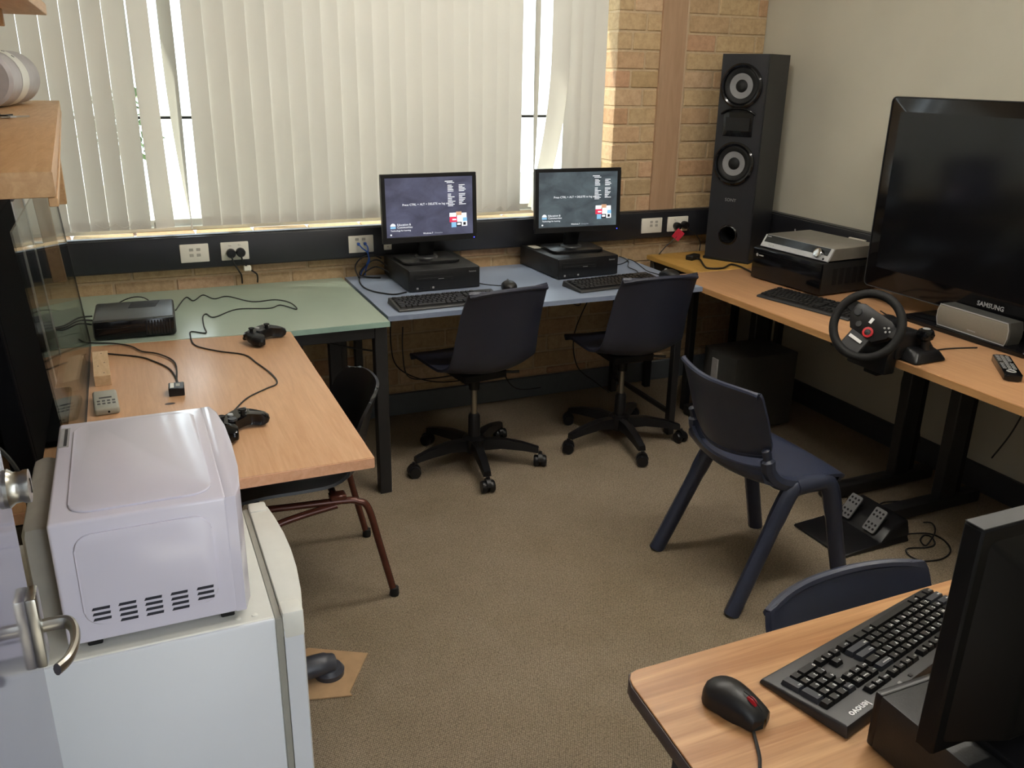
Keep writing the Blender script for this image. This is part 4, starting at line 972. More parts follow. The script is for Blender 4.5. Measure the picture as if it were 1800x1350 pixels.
# ------------------------------------------------------------------ steering wheel
t = thing('steering_wheel', 'black game steering wheel clamped to the edge of the beech desk', 'steering wheel', (2.172, 2.037, 0.833))
nrm = Vector((-0.82, -0.40, 0.42)).normalized()
upv = (Vector((0, 0, 1))-nrm*nrm.z).normalized(); sdv = upv.cross(nrm)
roll = R(-24)
xa = sdv*math.cos(roll)+upv*math.sin(roll); ya = -sdv*math.sin(roll)+upv*math.cos(roll)
Mw = Matrix((xa, ya, nrm)).transposed().to_4x4() @ Matrix.Diagonal((0.88, 0.88, 1, 1))      # local x right, y up, z towards driver
RW = 0.107
obj('rim', tube(BM(), [Mw @ Vector((RW/0.88*math.cos(2*PI*i/48), RW/0.88*math.sin(2*PI*i/48), 0.012)) for i in range(48)], 0.0145, 12, True), 'rubber', t)
hubp = [(-0.095, 0.045), (-0.06, 0.062), (0.06, 0.062), (0.095, 0.045), (0.085, 0.0), (0.05, -0.04), (-0.05, -0.04), (-0.085, 0.0)]
hb = obj('hub', prism(BM(), hubp[::-1], -0.03, 0.006, Mw, 0.004, 2), 'black_plastic', t)
for s in (-1, 1): obj('spoke', hexa(BM(), [tuple(Mw @ Vector(q)) for q in ((s*0.07, 0.005, -0.012), (s*0.118, 0.012, -0.004), (s*0.118, 0.05, -0.004), (s*0.075, 0.055, -0.012))], [tuple(Mw @ Vector(q)) for q in ((s*0.07, 0.005, 0.004), (s*0.118, 0.012, 0.012), (s*0.118, 0.05, 0.012), (s*0.075, 0.055, 0.004))], 0.003, 1), 'black_plastic', t)
obj('spoke', hexa(BM(), [tuple(Mw @ Vector(q)) for q in ((-0.04, -0.118, -0.004), (0.04, -0.118, -0.004), (0.04, -0.03, -0.012), (-0.04, -0.03, -0.012))], [tuple(Mw @ Vector(q)) for q in ((-0.04, -0.118, 0.010), (0.04, -0.118, 0.010), (0.04, -0.03, 0.004), (-0.04, -0.03, 0.004))], 0.003, 1), 'dark_plastic', t)
obj('label_strip', box(BM(), -0.03, 0.024, -0.068, -0.056, 0.009, 0.0115, 0.0005, 1, Mw), 'letter_white', t, label='white label strip')
for (x, y) in ((0.055, 0.028), (0.067, 0.018), (0.067, 0.036), (0.079, 0.027)): obj('button', lathe(BM(), [(0.004, 0.006), (0.004, 0.009), (0, 0.009)], 12, Mw @ Matrix.Translation((x, y, 0))), 'letter_grey', hb)
obj('dial', lathe(BM(), [(0.011, 0.006), (0.020, 0.007), (0.020, 0.013), (0.012, 0.014), (0.011, 0.010)], 12, Mw @ Matrix.Translation((0.018, -0.018, 0)), False), 'red_plastic', hb, label='red toothed dial')
obj('dial_button', lathe(BM(), [(0.011, 0.006), (0.011, 0.014), (0, 0.015)], 18, Mw @ Matrix.Translation((0.018, -0.018, 0))), 'dark_plastic', hb)
obj('direction_pad', lathe(BM(), [(0.015, 0.006), (0.014, 0.010), (0.0, 0.0105)], 18, Mw @ Matrix.Translation((-0.062, 0.022, 0))), 'dark_plastic', hb)
obj('direction_pad', lathe(BM(), [(0.012, 0.006), (0.011, 0.010), (0.0, 0.0105)], 18, Mw @ Matrix.Translation((-0.03, -0.012, 0))), 'dark_plastic', hb)
obj('badge', box(BM(), -0.006, 0.006, 0.012, 0.034, 0.006, 0.0085, 0.001, 1, Mw), 'letter_white', hb)
loc = Vector((2.172, 2.037, 0.833))
def W(x, y, z): return Vector((x, y, z))-loc
obj('column', tube(BM(), [Mw @ Vector((0, 0.01, -0.025)), Mw @ Vector((0, -0.005, -0.075)), W(2.32, 2.09, 0.79)], [0.045, 0.05, 0.055], 18), 'black_plastic', t)
b_ = obj('housing', hexa(BM(), [W(2.268, 1.99, 0.7165), W(2.47, 1.995, 0.7165), W(2.47, 2.18, 0.7165), W(2.268, 2.18, 0.7165)], [W(2.27, 1.99, 0.815), W(2.40, 1.995, 0.80), W(2.40, 2.17, 0.80), W(2.27, 2.17, 0.815)], 0.012, 3), 'black_plastic', t)
obj('front_skirt', hexa(BM(), [W(2.235, 2.0, 0.665), W(2.286, 2.0, 0.665), W(2.286, 2.17, 0.665), W(2.235, 2.17, 0.665)], [W(2.245, 2.0, 0.77), W(2.29, 2.0, 0.77), W(2.29, 2.17, 0.77), W(2.245, 2.17, 0.77)], 0.008, 2), 'black_plastic', t)
obj('shifter_pod', hexa(BM(), [W(2.29, 1.925, 0.7165), W(2.44, 1.93, 0.7165), W(2.45, 2.0, 0.7165), W(2.29, 2.0, 0.7165)], [W(2.32, 1.945, 0.752), W(2.42, 1.95, 0.748), W(2.43, 2.0, 0.755), W(2.31, 2.0, 0.765)], 0.010, 3), 'black_plastic', t)
sh = obj('shifter', tube(BM(), [W(2.372, 1.972, 0.75), W(2.366, 1.972, 0.79)], [0.016, 0.010], 12), 'black_plastic', t)
obj('shift_knob', lathe(BM(), [(0.010, -0.02), (0.025, -0.010), (0.029, 0.004), (0.024, 0.018), (0.015, 0.0235)], 20, Matrix.Translation(W(2.364, 1.972, 0.80))), 'black_gloss', sh)
obj('knob_cap', lathe(BM(), [(0.0155, 0.0218), (0.010, 0.0255), (0, 0.026)], 18, Matrix.Translation(W(2.364, 1.972, 0.80)), False), 'silver_light', sh)
obj('clamp', box(BM(), *(2.27-loc.x, 2.30-loc.x), 2.06-loc.y, 2.12-loc.y, 0.64-loc.z, 0.687-loc.z, 0.003, 1), 'black_matte', t)
# pedals
t = thing('pedal_set', 'black game pedal unit on the floor beside the navy chair', 'pedals', (2.315, 2.10, 0), R(0))
obj('base_plate', hexa(BM(), [(-0.155, -0.13, 0.002), (0.165, -0.125, 0.002), (0.165, 0.13, 0.002), (-0.155, 0.13, 0.002)], [(-0.15, -0.125, 0.012), (0.155, -0.12, 0.03), (0.155, 0.125, 0.03), (-0.15, 0.125, 0.012)], 0.003, 1), 'black_plastic', t)
obj('body', hexa(BM(), [(0.02, -0.125, 0.02), (0.17, -0.12, 0.02), (0.17, 0.125, 0.02), (0.02, 0.125, 0.02)], [(0.07, -0.115, 0.062), (0.16, -0.11, 0.085), (0.16, 0.115, 0.085), (0.07, 0.115, 0.062)], 0.008, 2), 'black_plastic', t)
for yy in (-0.055, 0.065):
    Mp = Matrix.Translation((0.055, yy, 0.075)) @ Matrix.Rotation(R(-52), 4, 'Y')
    pd = obj('pedal', prism(BM(), rrect(-0.027, 0.027, -0.048, 0.048, 0.006), -0.003, 0.003, Mp @ Matrix.Rotation(PI/2, 4, 'Z') @ Matrix.Rotation(0, 4, 'X'), 0.001, 1), 'pedal_grey', t)
    for i in range(3):
        for j in range(4):
            if j == 1.5: continue
            obj('hole', lathe(BM(), [(0.0048, 0.0), (0.0048, 0.0036), (0, 0.0037)], 10, Mp @ Matrix.Translation(((-0.034, -0.017, 0.016, 0.033)[j], (i-1)*0.016, 0))), 'black_matte', pd, False)
    obj('pedal_arm', tube(BM(), [Mp @ Vector((0.0, 0, -0.004)), (0.12, yy, 0.06)], 0.014, 8), 'black_plastic', t)

# ------------------------------------------------------------------ fridge and microwave
t = thing('bar_fridge', 'small white bar fridge standing behind the open door', 'fridge', (0, 0, 0))
FH = 0.65
obj('cabinet', box(BM(), -0.33, 0.158, 1.402, 1.866, 0.015, FH, 0.006, 2), 'fridge_white', t)
obj('top_panel', box(BM(), -0.325, 0.157, 1.407, 1.861, FH-0.004, FH+0.002, 0.002, 1), 'fridge_trim', t)
obj('gasket', box(BM(), 0.158, 0.172, 1.408, 1.860, 0.06, FH-0.004, 0.002, 1), 'gasket', t)
dp = [(0.172, 1.404), (0.206, 1.404), (0.212, 1.43), (0.219, 1.48), (0.226, 1.56), (0.228, 1.635), (0.226, 1.71), (0.219, 1.79), (0.212, 1.84), (0.206, 1.866), (0.172, 1.866)]
d = obj('fridge_door', prism(BM(), dp, 0.06, FH-0.03, None, 0.002, 1), 'fridge_white', t)
obj('door_cap', prism(BM(), dp, FH-0.031, FH+0.003, None, 0.004, 2), 'fridge_trim', d)
for y in (1.425, 1.845): obj('cap_corner', box(BM(), 0.171, 0.210, y-0.022, y+0.022, FH-0.05, FH+0.007, 0.005, 2), 'fridge_trim', d)
for x in (0.095, 0.125): obj('screw_cap', lathe(BM(), [(0.006, 0), (0.005, 0.003), (0, 0.004)], 12, Matrix.Translation((x, 1.425, FH+0.001))), 'fridge_trim', t)
for x in (-0.28, 0.12):
    for y in (1.44, 1.83): obj('foot', lathe(BM(), [(0.02, 0), (0.02, 0.016)], 12, Matrix.Translation((x, y, 0))), 'rubber', t)
t = thing('microwave', 'white microwave oven on top of the bar fridge', 'microwave', (0, 0, 0))
MZ0, MZ1 = 0.670, 0.902
obj('casing', box(BM(), -0.180, 0.098, 1.42, 1.874, MZ0, MZ1, 0.006, 3), 'microwave_white', t)
dp = [(0.0945, 1.4205), (0.112, 1.4205), (0.124, 1.46), (0.131, 1.54), (0.133, 1.647), (0.131, 1.754), (0.124, 1.834), (0.112, 1.8735), (0.0945, 1.8735)]
obj('front_frame', prism(BM(), dp, MZ0+0.0004, MZ1-0.0006, None, 0.002, 2), 'microwave_white', t)
MY = Matrix.Translation((0, 1.42, 0)) @ RX
obj('side_panel', prism(BM(), rrect(-0.147, 0.068, MZ0+0.034, MZ1-0.026, 0.028, 6), -0.001, 0.004, MY, 0.0034, 3), 'microwave_white', t)
for sy in (1.874,): obj('top_panel', prism(BM(), rrect(-0.150, 0.078, 1.445, 1.85, 0.035, 6), MZ1-0.001, MZ1+0.0035, None, 0.003, 3), 'microwave_white', t)
for i, (cx, n_, z0) in enumerate(((-0.121, 3, 0.736), (-0.080, 4, 0.736), (-0.039, 4, 0.736), (0.003, 4, 0.736), (0.046, 3, 0.736))):
    for j in range(n_):
        zz = z0-j*0.0102
        bm = BM(); prism(bm, [(cx-0.0145, zz-0.0026), (cx+0.0135, zz-0.0026), (cx+0.0145, zz+0.0026), (cx-0.012, zz+0.0026)], 0.001, 0.0044, MY)
        obj('vent_slot', bm, 'slot_dark', t, False)
obj('rear_cover', box(BM(), -0.228, -0.180, 1.48, 1.80, MZ0+0.006, MZ1-0.03, 0.02, 2), 'cover_grey', t)
st = obj('warning_sticker', box(BM(), -0.175, -0.158, 1.745, 1.845, MZ1+0.0003, MZ1+0.0008), 'sticker_grey', t)
obj('sticker_print', box(BM(), -0.1675, -0.162, 1.75, 1.84, MZ1+0.0007, MZ1+0.0011), 'print_dark', st)
for x in (-0.14, 0.08):
    for y in (1.45, 1.84): obj('foot', box(BM(), x-0.012, x+0.012, y-0.012, y+0.012, FH+0.002, MZ0+0.002, 0.002, 1), 'black_matte', t)

# ------------------------------------------------------------------ open door
d = obj('door_1', box(BM(), -0.19, -0.15, 0.135, 0.965, 0.01, 2.04, 0.002, 1), 'door_paint'); d['kind'] = 'structure'; d['label'] = 'glossy grey-lilac door standing open beside the fridge'
MX = Matrix.Translation((-0.15, 0.945, 1.185)) @ Matrix.Rotation(PI/2, 4, 'Y')
k = obj('lock_cylinder', lathe(BM(), [(0.020, 0), (0.0205, 0.004), (0.0165, 0.009), (0.016, 0.015), (0.0175, 0.018), (0.0175, 0.023), (0.0, 0.024)], 28, MX), 'brushed_steel', d)
obj('key_slot', box(BM(), -0.1265, -0.1255, 0.944, 0.946, 1.177, 1.193), 'black_matte', k)
h = obj('door_handle', box(BM(), -0.151, -0.139, 0.925, 0.958, 0.975, 1.062, 0.003, 2), 'brushed_steel', d)
obj('lever', tube(BM(), spline([(-0.14, 0.942, 1.018), (-0.122, 0.942, 1.018), (-0.113, 0.938, 1.017), (-0.108, 0.925, 1.014), (-0.108, 0.905, 1.010), (-0.114, 0.885, 1.007), (-0.124, 0.872, 1.006)], 8), 0.0085, 10, sx=0.6), 'brushed_steel', h)

# ------------------------------------------------------------------ cardboard and black foot on the floor
o = obj('cardboard', prism(BM(), [(0.24, 1.965), (0.40, 1.925), (0.395, 1.94), (0.485, 2.085), (0.33, 2.175), (0.22, 2.12)], 0.001, 0.006, None, 0.001, 1), 'cardboard'); tag(o, 'torn brown cardboard piece on the carpet beside the fridge', 'cardboard')
t = thing('rubber_foot', 'dark grey rounded plastic foot standing on the cardboard', 'plastic foot', (0.362, 2.035, 0.0065), R(8)); t.scale = (1.2, 1.2, 1.2)
obj('disc', lathe(BM(), [(0.034, 0), (0.035, 0.012), (0.028, 0.022), (0.0, 0.024)], 24), 'grey_foot', t)
obj('arm', tube(BM(), spline([(-0.16, 0.01, 0.03), (-0.09, 0.006, 0.032), (-0.02, 0.0, 0.033), (0.012, 0, 0.026)], 5), [0.024]*8+[0.025]*4+[0.022]*3+[0.014], 12, sx=1.1), 'grey_foot', t)

# ------------------------------------------------------------------ console, controllers, small things on the left desks
t = thing('game_console', 'dark game console lying on the green desk', 'game console', (-0.154, 3.125, DZ), R(-2.2))
obj('casing', box(BM(), 0, 0.262, 0.0, 0.255, 0.003, 0.070, 0.010, 3), 'console_black', t)
f = obj('front_panel', box(BM(), 0.004, 0.258, -0.004, 0.012, 0.006, 0.067, 0.004, 2), 'black_gloss', t)
for i in range(9): obj('grille_bar', box(BM(), 0.165+i*0.0095, 0.170+i*0.0095, -0.0055, -0.003, 0.012, 0.061), 'black_plastic', f)
obj('tray_line', box(BM(), 0.012, 0.15, -0.005, -0.0035, 0.042, 0.0435), 'black_matte', f)
obj('vent_panel', prism(BM(), [(0.11, 0.15), (0.20, 0.15), (0.215, 0.235), (0.12, 0.235)], 0.0695, 0.0708), 'black_matte', t)
for x in (0.03, 0.23):
    for y in (0.03, 0.22): obj('foot', box(BM(), x-0.01, x+0.01, y-0.01, y+0.01, 0, 0.004), 'rubber', t)
def controller(label, loc, rz, mname):
    t = thing('game_controller', label, 'game controller', loc, rz, 'game controllers on the beech desk')
    bm = BM()
    half = [(0, 0.036), (0.03, 0.038), (0.052, 0.033), (0.068, 0.012), (0.077, -0.018), (0.076, -0.043), (0.065, -0.053), (0.052, -0.045), (0.038, -0.020), (0.02, -0.013), (0, -0.012)]
    pl = half+[(-x, y) for x, y in half[-2:0:-1]]
    pl = [(p.x, p.y) for p in spline([(x, y, 0) for x, y in pl], 3, True)][::-1]
    cx = [0, 0]
    def ring(sc, z): 
        return [bm.verts.new((x*sc, (y-0.0)*sc+(1-sc)*0.004, z+0.010*max(0, (0.02-y)/0.07)*(-0.6))) for x, y in pl]
    rs = [ring(0.86, 0.012), ring(0.96, 0.016), ring(1.0, 0.026), ring(0.96, 0.036), ring(0.84, 0.042)]
    n = len(pl)
    for a_, b_ in zip(rs, rs[1:]):
        for i in range(n): bm.faces.new((a_[i], a_[(i+1) % n], b_[(i+1) % n], b_[i]))
    for r_, z in ((rs[0], 0), (rs[-1], 1)):
        bmesh.ops.triangulate(bm, faces=[bm.faces.new(r_)])
    obj('body', bm, mname, t)
    for (x, y) in ((-0.042, 0.012), (0.02, -0.006)):
        s_ = obj('thumb_stick', lathe(BM(), [(0.006, 0.038), (0.006, 0.050), (0.0095, 0.052), (0.0095, 0.056), (0.0, 0.055)], 16, Matrix.Translation((x, y, 0))), 'black_matte', t)
    obj('direction_pad', lathe(BM(), [(0.012, 0.040), (0.011, 0.045), (0, 0.045)], 16, Matrix.Translation((-0.022, -0.006, 0))), 'dark_plastic', t)
    for (dx, dy) in ((0.009, 0), (-0.009, 0), (0, 0.009), (0, -0.009)): obj('button', lathe(BM(), [(0.0042, 0.040), (0.004, 0.046), (0, 0.0465)], 10, Matrix.Translation((0.042+dx, 0.012+dy, 0))), 'letter_grey', t)
    obj('guide_button', lathe(BM(), [(0.008, 0.041), (0.007, 0.045), (0, 0.0455)], 16, Matrix.Translation((0, 0.018, 0))), 'silver_light', t)
    for s in (-1, 1): 
        obj('bumper', tube(BM(), spline([(s*0.018, 0.037, 0.032), (s*0.04, 0.037, 0.032), (s*0.058, 0.028, 0.03)], 4), 0.006, 8), 'black_gloss', t)
        obj('trigger', tube(BM(), [(s*0.042, 0.03, 0.02), (s*0.042, 0.045, 0.014)], [0.010, 0.006], 8), 'black_plastic', t)
        obj('grip', tube(BM(), spline([(s*0.055, 0.005, 0.022), (s*0.066, -0.02, 0.020), (s*0.066, -0.043, 0.016)], 5), [0.016]*4+[0.0165]*4+[0.015]*2+[0.010], 12), mname, t)
    return t
controller('black game controller on the beech desk near the green desk', (0.372, 2.945, DZ), R(48), 'black_plastic')
controller('glossy black game controller peeking out behind the microwave', (0.192, 2.165, DZ), R(46), 'black_gloss')
t = thing('wood_block', 'short pale pine offcut lying on the beech desk', 'wood block', (-0.128, 2.775, DZ), R(2))
obj('offcut', box(BM(), -0.0225, 0.0225, -0.125, 0.125, 0.0, 0.032, 0.001, 1), 'pine', t)
for (x, y) in ((0.004, 0.10), (-0.008, -0.03), (0.010, 0.0), (0.006, -0.10)): obj('nail_hole', lathe(BM(), [(0.0022, 0.0316), (0.0022, 0.0324), (0, 0.0324)], 8, Matrix.Translation((x, y, 0))), 'edge_brown', t)
t = thing('switch_box', 'small grey switch box with printed symbols on the beech desk', 'switch box', (-0.116, 2.475, DZ), R(3))
obj('casing', box(BM(), -0.031, 0.031, -0.075, 0.075, 0.0, 0.022, 0.007, 3), 'box_grey', t)
for i in range(4):
    for j in range(2): obj('printed_mark', box(BM(), -0.022+i*0.0125, -0.014+i*0.0125, -0.045+j*0.022, -0.034+j*0.022, 0.0219, 0.0223), 'print_dark', t, False)
obj('printed_mark', box(BM(), -0.016, 0.016, 0.003, 0.014, 0.0219, 0.0223), 'print_dark', t, False)
obj('port', lathe(BM(), [(0.003, 0.0), (0.003, 0.001), (0, 0.001)], 10, Matrix.Translation((0.004, -0.0748, 0.010)) @ RX), 'black_matte', t)
t = thing('adapter_block', 'tiny black adapter block with a white label on the beech desk', 'adapter', (0.068, 2.505, DZ), R(-3))
obj('block', box(BM(), -0.021, 0.021, -0.02, 0.035, 0.0, 0.024, 0.002, 1), 'black_plastic', t)
obj('paper_label', box(BM(), -0.016, -0.006, -0.012, 0.03, 0.0238, 0.0243), 'white_plastic', t)
obj('paper_label', box(BM(), -0.001, 0.01, -0.0, 0.022, 0.0238, 0.0243), 'box_grey', t)

# ------------------------------------------------------------------ television, clear panel and shelves on the left
t = thing('television', 'black television behind a clear panel on the beech desk', 'television', (-0.245, 2.42, DZ), 0)
Lt = Matrix.Rotation(R(-3.5), 4, 'Y')
obj('frame', box(BM(), -0.05, 0.0, -0.43, 0.53, 0.02, 0.575, 0.003, 1, Lt), 'tv_matte', t)
obj('back_shell', box(BM(), -0.10, -0.045, -0.34, 0.44, 0.08, 0.52, 0.02, 2, Lt), 'tv_matte', t)
obj('screen', box(BM(), -0.003, 0.0008, -0.40, 0.22, 0.06, 0.545, 0, 1, Lt), 'tv_matte', t)
obj('bezel_trim', box(BM(), -0.002, 0.003, 0.225, 0.262, 0.02, 0.56, 0.001, 1, Lt), 'silver_light', t)
obj('side_bezel', box(BM(), -0.002, 0.0015, 0.262, 0.50, 0.02, 0.56, 0.0005, 1, Lt), 'black_gloss', t)
obj('bezel_trim', box(BM(), -0.03, 0.003, 0.50, 0.533, 0.02, 0.56, 0.001, 1, Lt), 'silver_light', t)
obj('corner_cap', box(BM(), -0.05, 0.010, 0.22, 0.54, 0.535, 0.60, 0.010, 2, Lt), 'cap_grey', t)
obj('stand', box(BM(), -0.12, 0.04, -0.2, 0.2, 0.001, 0.02, 0.004, 1), 'tv_matte', t)
t = thing('clear_panel', 'clear acrylic sheet standing in front of the left television', 'panel', (-0.165, 2.50, DZ), 0)
La = Matrix.Rotation(R(-4.2), 4, 'Y')
obj('sheet', box(BM(), -0.002, 0.002, -0.60, 0.605, 0.001, 0.58, 0, 1, La), 'acrylic', t, False)
obj('edge', box(BM(), -0.0024, 0.0024, 0.605, 0.6075, 0.001, 0.58, 0, 1, La), 'dark_plastic', t, False)
obj('bottom_edge', box(BM(), -0.0026, 0.0026, -0.60, 0.605, 0.0002, 0.004, 0, 1, La), 'dark_plastic', t, False)
obj('panel_strip', box(BM(), -0.042, -0.004, 0.36, 0.38, 0.27, 0.69, 0.002, 1, La), 'shelf_pine', t, label='pine strip behind the clear sheet')
t = thing('pine_shelf', 'pine shelf with a white cylinder on it above the left television', 'shelf')
obj('board', prism(BM(), [(XL+0.001, 1.305), (-0.084, 1.315), (-0.180, 3.78), (XL+0.001, 3.78)], 1.43, 1.465, None, 0.003, 2), 'shelf_pine', t)
obj('edge_strip', hexa(BM(), [(-0.094, 1.316, 1.418), (-0.082, 1.316, 1.418), (-0.179, 3.78, 1.418), (-0.191, 3.78, 1.418)], [(-0.094, 1.316, 1.43), (-0.082, 1.316, 1.43), (-0.179, 3.78, 1.43), (-0.191, 3.78, 1.43)], 0.001, 1), 'shelf_pine', t)
obj('bracket', box(BM(), -0.224, -0.196, 3.56, 3.60, 1.115, 1.418, 0.002, 1), 'shelf_pine', t)
obj('bracket', box(BM(), XL+0.001, -0.20, 3.56, 3.60, 1.38, 1.43, 0.002, 1), 'shelf_pine', t)
t = thing('pine_shelf', 'pine shelf at the top left, seen from below', 'shelf')
obj('board', box(BM(), XL+0.001, -0.136, 0.98, 2.90, 1.72, 1.75, 0.003, 2), 'shelf_pine', t)
obj('bracket', box(BM(), XL+0.001, -0.22, 2.60, 2.63, 1.68, 1.72, 0.002, 1), 'shelf_pine', t)
t = thing('cylinder_speaker', 'white cylindrical speaker lying on the pine shelf', 'speaker', (-0.312, 3.30, 1.465+0.0842), R(-6))
My = Matrix.Rotation(-PI/2, 4, 'X')
obj('body', lathe(BM(), [(0.0, -0.25), (0.07, -0.25), (0.08, -0.24), (0.082, -0.1), (0.082, 0.17), (0.074, 0.21), (0.05, 0.225), (0, 0.226)], 32, My), 'grey_cylinder', t)
obj('band', lathe(BM(), [(0.0828, -0.12), (0.0834, -0.115), (0.0834, -0.02), (0.0828, -0.015)], 32, My, False), 'fridge_trim', t)
for a in (10, 30): obj('button', lathe(BM(), [(0.005, 0.083), (0.005, 0.085), (0, 0.0855)], 10, Matrix.Translation((0, -0.06, 0)) @ Matrix.Rotation(R(a+10), 4, 'Y')), 'letter_grey', t)
t = thing('key_bunch', 'small dark bunch of keys on the pine shelf', 'keys', (-0.255, 2.56, 1.466), R(20))
obj('ring', tube(BM(), [(0.018*math.cos(2*PI*i/20), 0.018*math.sin(2*PI*i/20), 0.004) for i in range(20)], 0.0022, 6, True), 'brushed_steel', t)
for a in (0, 55, 130, 210):
    obj('key', prism(BM(), [(0.012, -0.01), (0.03, -0.012), (0.034, -0.004), (0.062, -0.004), (0.062, 0.004), (0.034, 0.004), (0.03, 0.012), (0.012, 0.01)], 0.002+a*0.00003, 0.006+a*0.00003, Matrix.Rotation(R(a), 4, 'Z')), 'dark_plastic' if a % 2 else 'brushed_steel', t)
obj('fob', lathe(BM(), [(0.0, 0.0), (0.022, 0.002), (0.026, 0.014), (0.018, 0.026), (0, 0.028)], 16, Matrix.Translation((-0.045, 0.03, 0))), 'dark_plastic', t)

# ------------------------------------------------------------------ cables
dz = DZ+0.0025
P = [(0.179, 2.265), (0.192, 2.29), (0.245, 2.392), (0.306, 2.452), (0.345, 2.489), (0.343, 2.581), (0.316, 2.708), (0.293, 2.8), (0.218, 2.871), (0.155, 2.961), (0.149, 3.081), (0.157, 3.133), (0.201, 3.099), (0.203, 3.187), (0.211, 3.319), (0.228, 3.356), (0.25, 3.3), (0.342, 3.388), (0.459, 3.361), (0.508, 3.395), (0.555, 3.311), (0.549, 3.421), (0.501, 3.486), (0.412, 3.486), (0.332, 3.606), (0.278, 3.583), (0.242, 3.662), (0.199, 3.579), (0.175, 3.642), (0.124, 3.45)]
cord('controller_cable', 'long thin dark cable winding from a game controller to the console', [(x, y, dz) for x, y in P], 0.0024)
P = [(0.068, 2.54), (0.081, 2.777), (0.04, 2.895), (-0.01, 2.946), (-0.042, 3.017), (-0.094, 3.07), (-0.175, 3.11), (-0.20, 3.16)]
cord('adapter_cable', 'thin dark cable from the adapter block towards the console', [(x, y, dz+0.002) for x, y in P], 0.0026)
P = [(0.079, 2.542), (0.064, 2.725), (0.015, 2.842), (-0.023, 2.897), (-0.098, 2.953), (-0.15, 2.99)]
cord('adapter_cable', 'thin dark cable from the adapter block to behind the wood block', [(x, y, dz) for x, y in P], 0.0026)
cord('console_cable', 'thin dark cable arching behind the game console', [(-0.14, 3.43, DZ+0.003), (-0.05, 3.46, DZ+0.055), (0.02, 3.45, DZ+0.06), (0.07, 3.43, DZ+0.003)], 0.0024)
for i in range(3):
    cord('console_cable', 'dark lead at the left side of the console, '+('lowest and nearest', 'middle', 'uppermost and furthest')[i]+' of three', [(-0.157, 3.24+i*0.035, DZ+0.03+i*0.006), (-0.20, 3.23+i*0.04, DZ+0.04), (-0.25, 3.27+i*0.03, DZ+0.012), (-0.30, 3.33, DZ+0.004)], 0.003, group='leads beside the console')
P = [(2.488, 2.02), (2.585, 1.991), (2.604, 1.936), (2.564, 1.867), (2.492, 1.837), (2.417, 1.848), (2.396, 1.882), (2.404, 1.916), (2.433, 1.935), (2.501, 1.915), (2.546, 1.92), (2.578, 1.962), (2.565, 1.983), (2.513, 1.956), (2.5, 1.919), (2.591, 1.965), (2.638, 2.002), (2.656, 2.037), (2.631, 2.05)]
cord('pedal_cable', 'looped dark cable on the carpet beside the pedals', [(x, y, 0.004+0.006*(i > 12)) for i, (x, y) in enumerate(P)], 0.003)
P = [(0.925, 3.79), (0.894, 3.676), (0.886, 3.567), (0.904, 3.489), (0.938, 3.436), (0.975, 3.406), (1.03, 3.428)]
cord('computer_cable', 'dark cable curving across the blue desk to the left computer', [(x, y, DZ+0.004) for x, y in P], 0.0032)
for i, pts in enumerate(([(1.036, 3.70, DZ+0.03), (0.99, 3.74, DZ+0.05), (0.95, 3.76, DZ+0.03), (0.93, 3.77, DZ+0.005)], [(1.036, 3.74, DZ+0.05), (1.0, 3.77, DZ+0.075), (0.955, 3.77, DZ+0.06), (0.915, 3.76, DZ+0.02), (0.95, 3.75, DZ+0.004), (1.0, 3.72, DZ+0.004)], [(1.02, 3.77, DZ+0.08), (0.98, 3.75, DZ+0.10), (0.93, 3.765, DZ+0.09), (0.90, 3.77, DZ+0.05), (0.91, 3.75, DZ+0.004)])):
    cord('computer_cable', ('short dark lead from the left computer down to the blue desk', 'curled dark lead looping low behind the left computer', 'dark lead arching highest behind the left computer')[i], pts, 0.0032, group='tangled leads behind the left computer')
P = [(2.171, 3.625), (2.256, 3.691), (2.276, 3.72), (2.28, 3.68), (2.263, 3.603), (2.222, 3.458), (2.226, 3.40), (2.236, 3.352)]
cord('mouse_cable', 'thin mouse cable on the blue desk near the yellow table', [(2.05, 3.62, dz), *[(x, y, dz) for x, y in P]], 0.002)
P = [(2.26, 3.78), (2.262, 3.736), (2.236, 3.65), (2.175, 3.548), (2.167, 3.46), (2.13, 3.385)]
cord('keyboard_cable', 'thin keyboard cable beside the right computer', [(x, y, dz+0.003) for x, y in P], 0.002)
cord('mouse_cable', 'thin mouse cable beside the left computer', [(1.365, 3.56, dz), (1.385, 3.47, dz), (1.43, 3.42, dz), (1.452, 3.392, dz+0.004)], 0.002)
P = [(0.724, 0.766), (0.713, 0.745), (0.70, 0.722), (0.684, 0.70), (0.666, 0.66), (0.63, 0.60)]
cord('mouse_cable', 'black mouse cable running off the foreground desk', [(x, y, FZ+0.004) for x, y in P], 0.0026)
P = [(2.595, 3.603), (2.61, 3.581), (2.541, 3.447), (2.527, 3.391), (2.595, 3.372), (2.685, 3.43), (2.70, 3.38), (2.686, 3.307), (2.664, 3.227)]
cord('speaker_cable', 'dark cable looped in front of the tower speaker', [(x, y, DZ+0.006) for x, y in P], 0.0045)
o = thing('power_brick', 'small black plug block on the yellow table by the tower speaker', 'power brick', (2.585, 3.615, DZ), R(25))
obj('block', box(BM(), -0.03, 0.05, -0.02, 0.02, 0, 0.025, 0.004, 1), 'black_plastic', o)
obj('strain_relief', tube(BM(), [(0.05, 0, 0.012), (0.07, 0, 0.01)], [0.008, 0.005], 8), 'cable_black', o)
cord('antenna_wire', 'short grey wire standing up behind the receiver', [(2.90, 3.225, DZ+0.004), (2.90, 3.23, DZ+0.12), (2.89, 3.24, DZ+0.20)], 0.003, 'letter_grey')
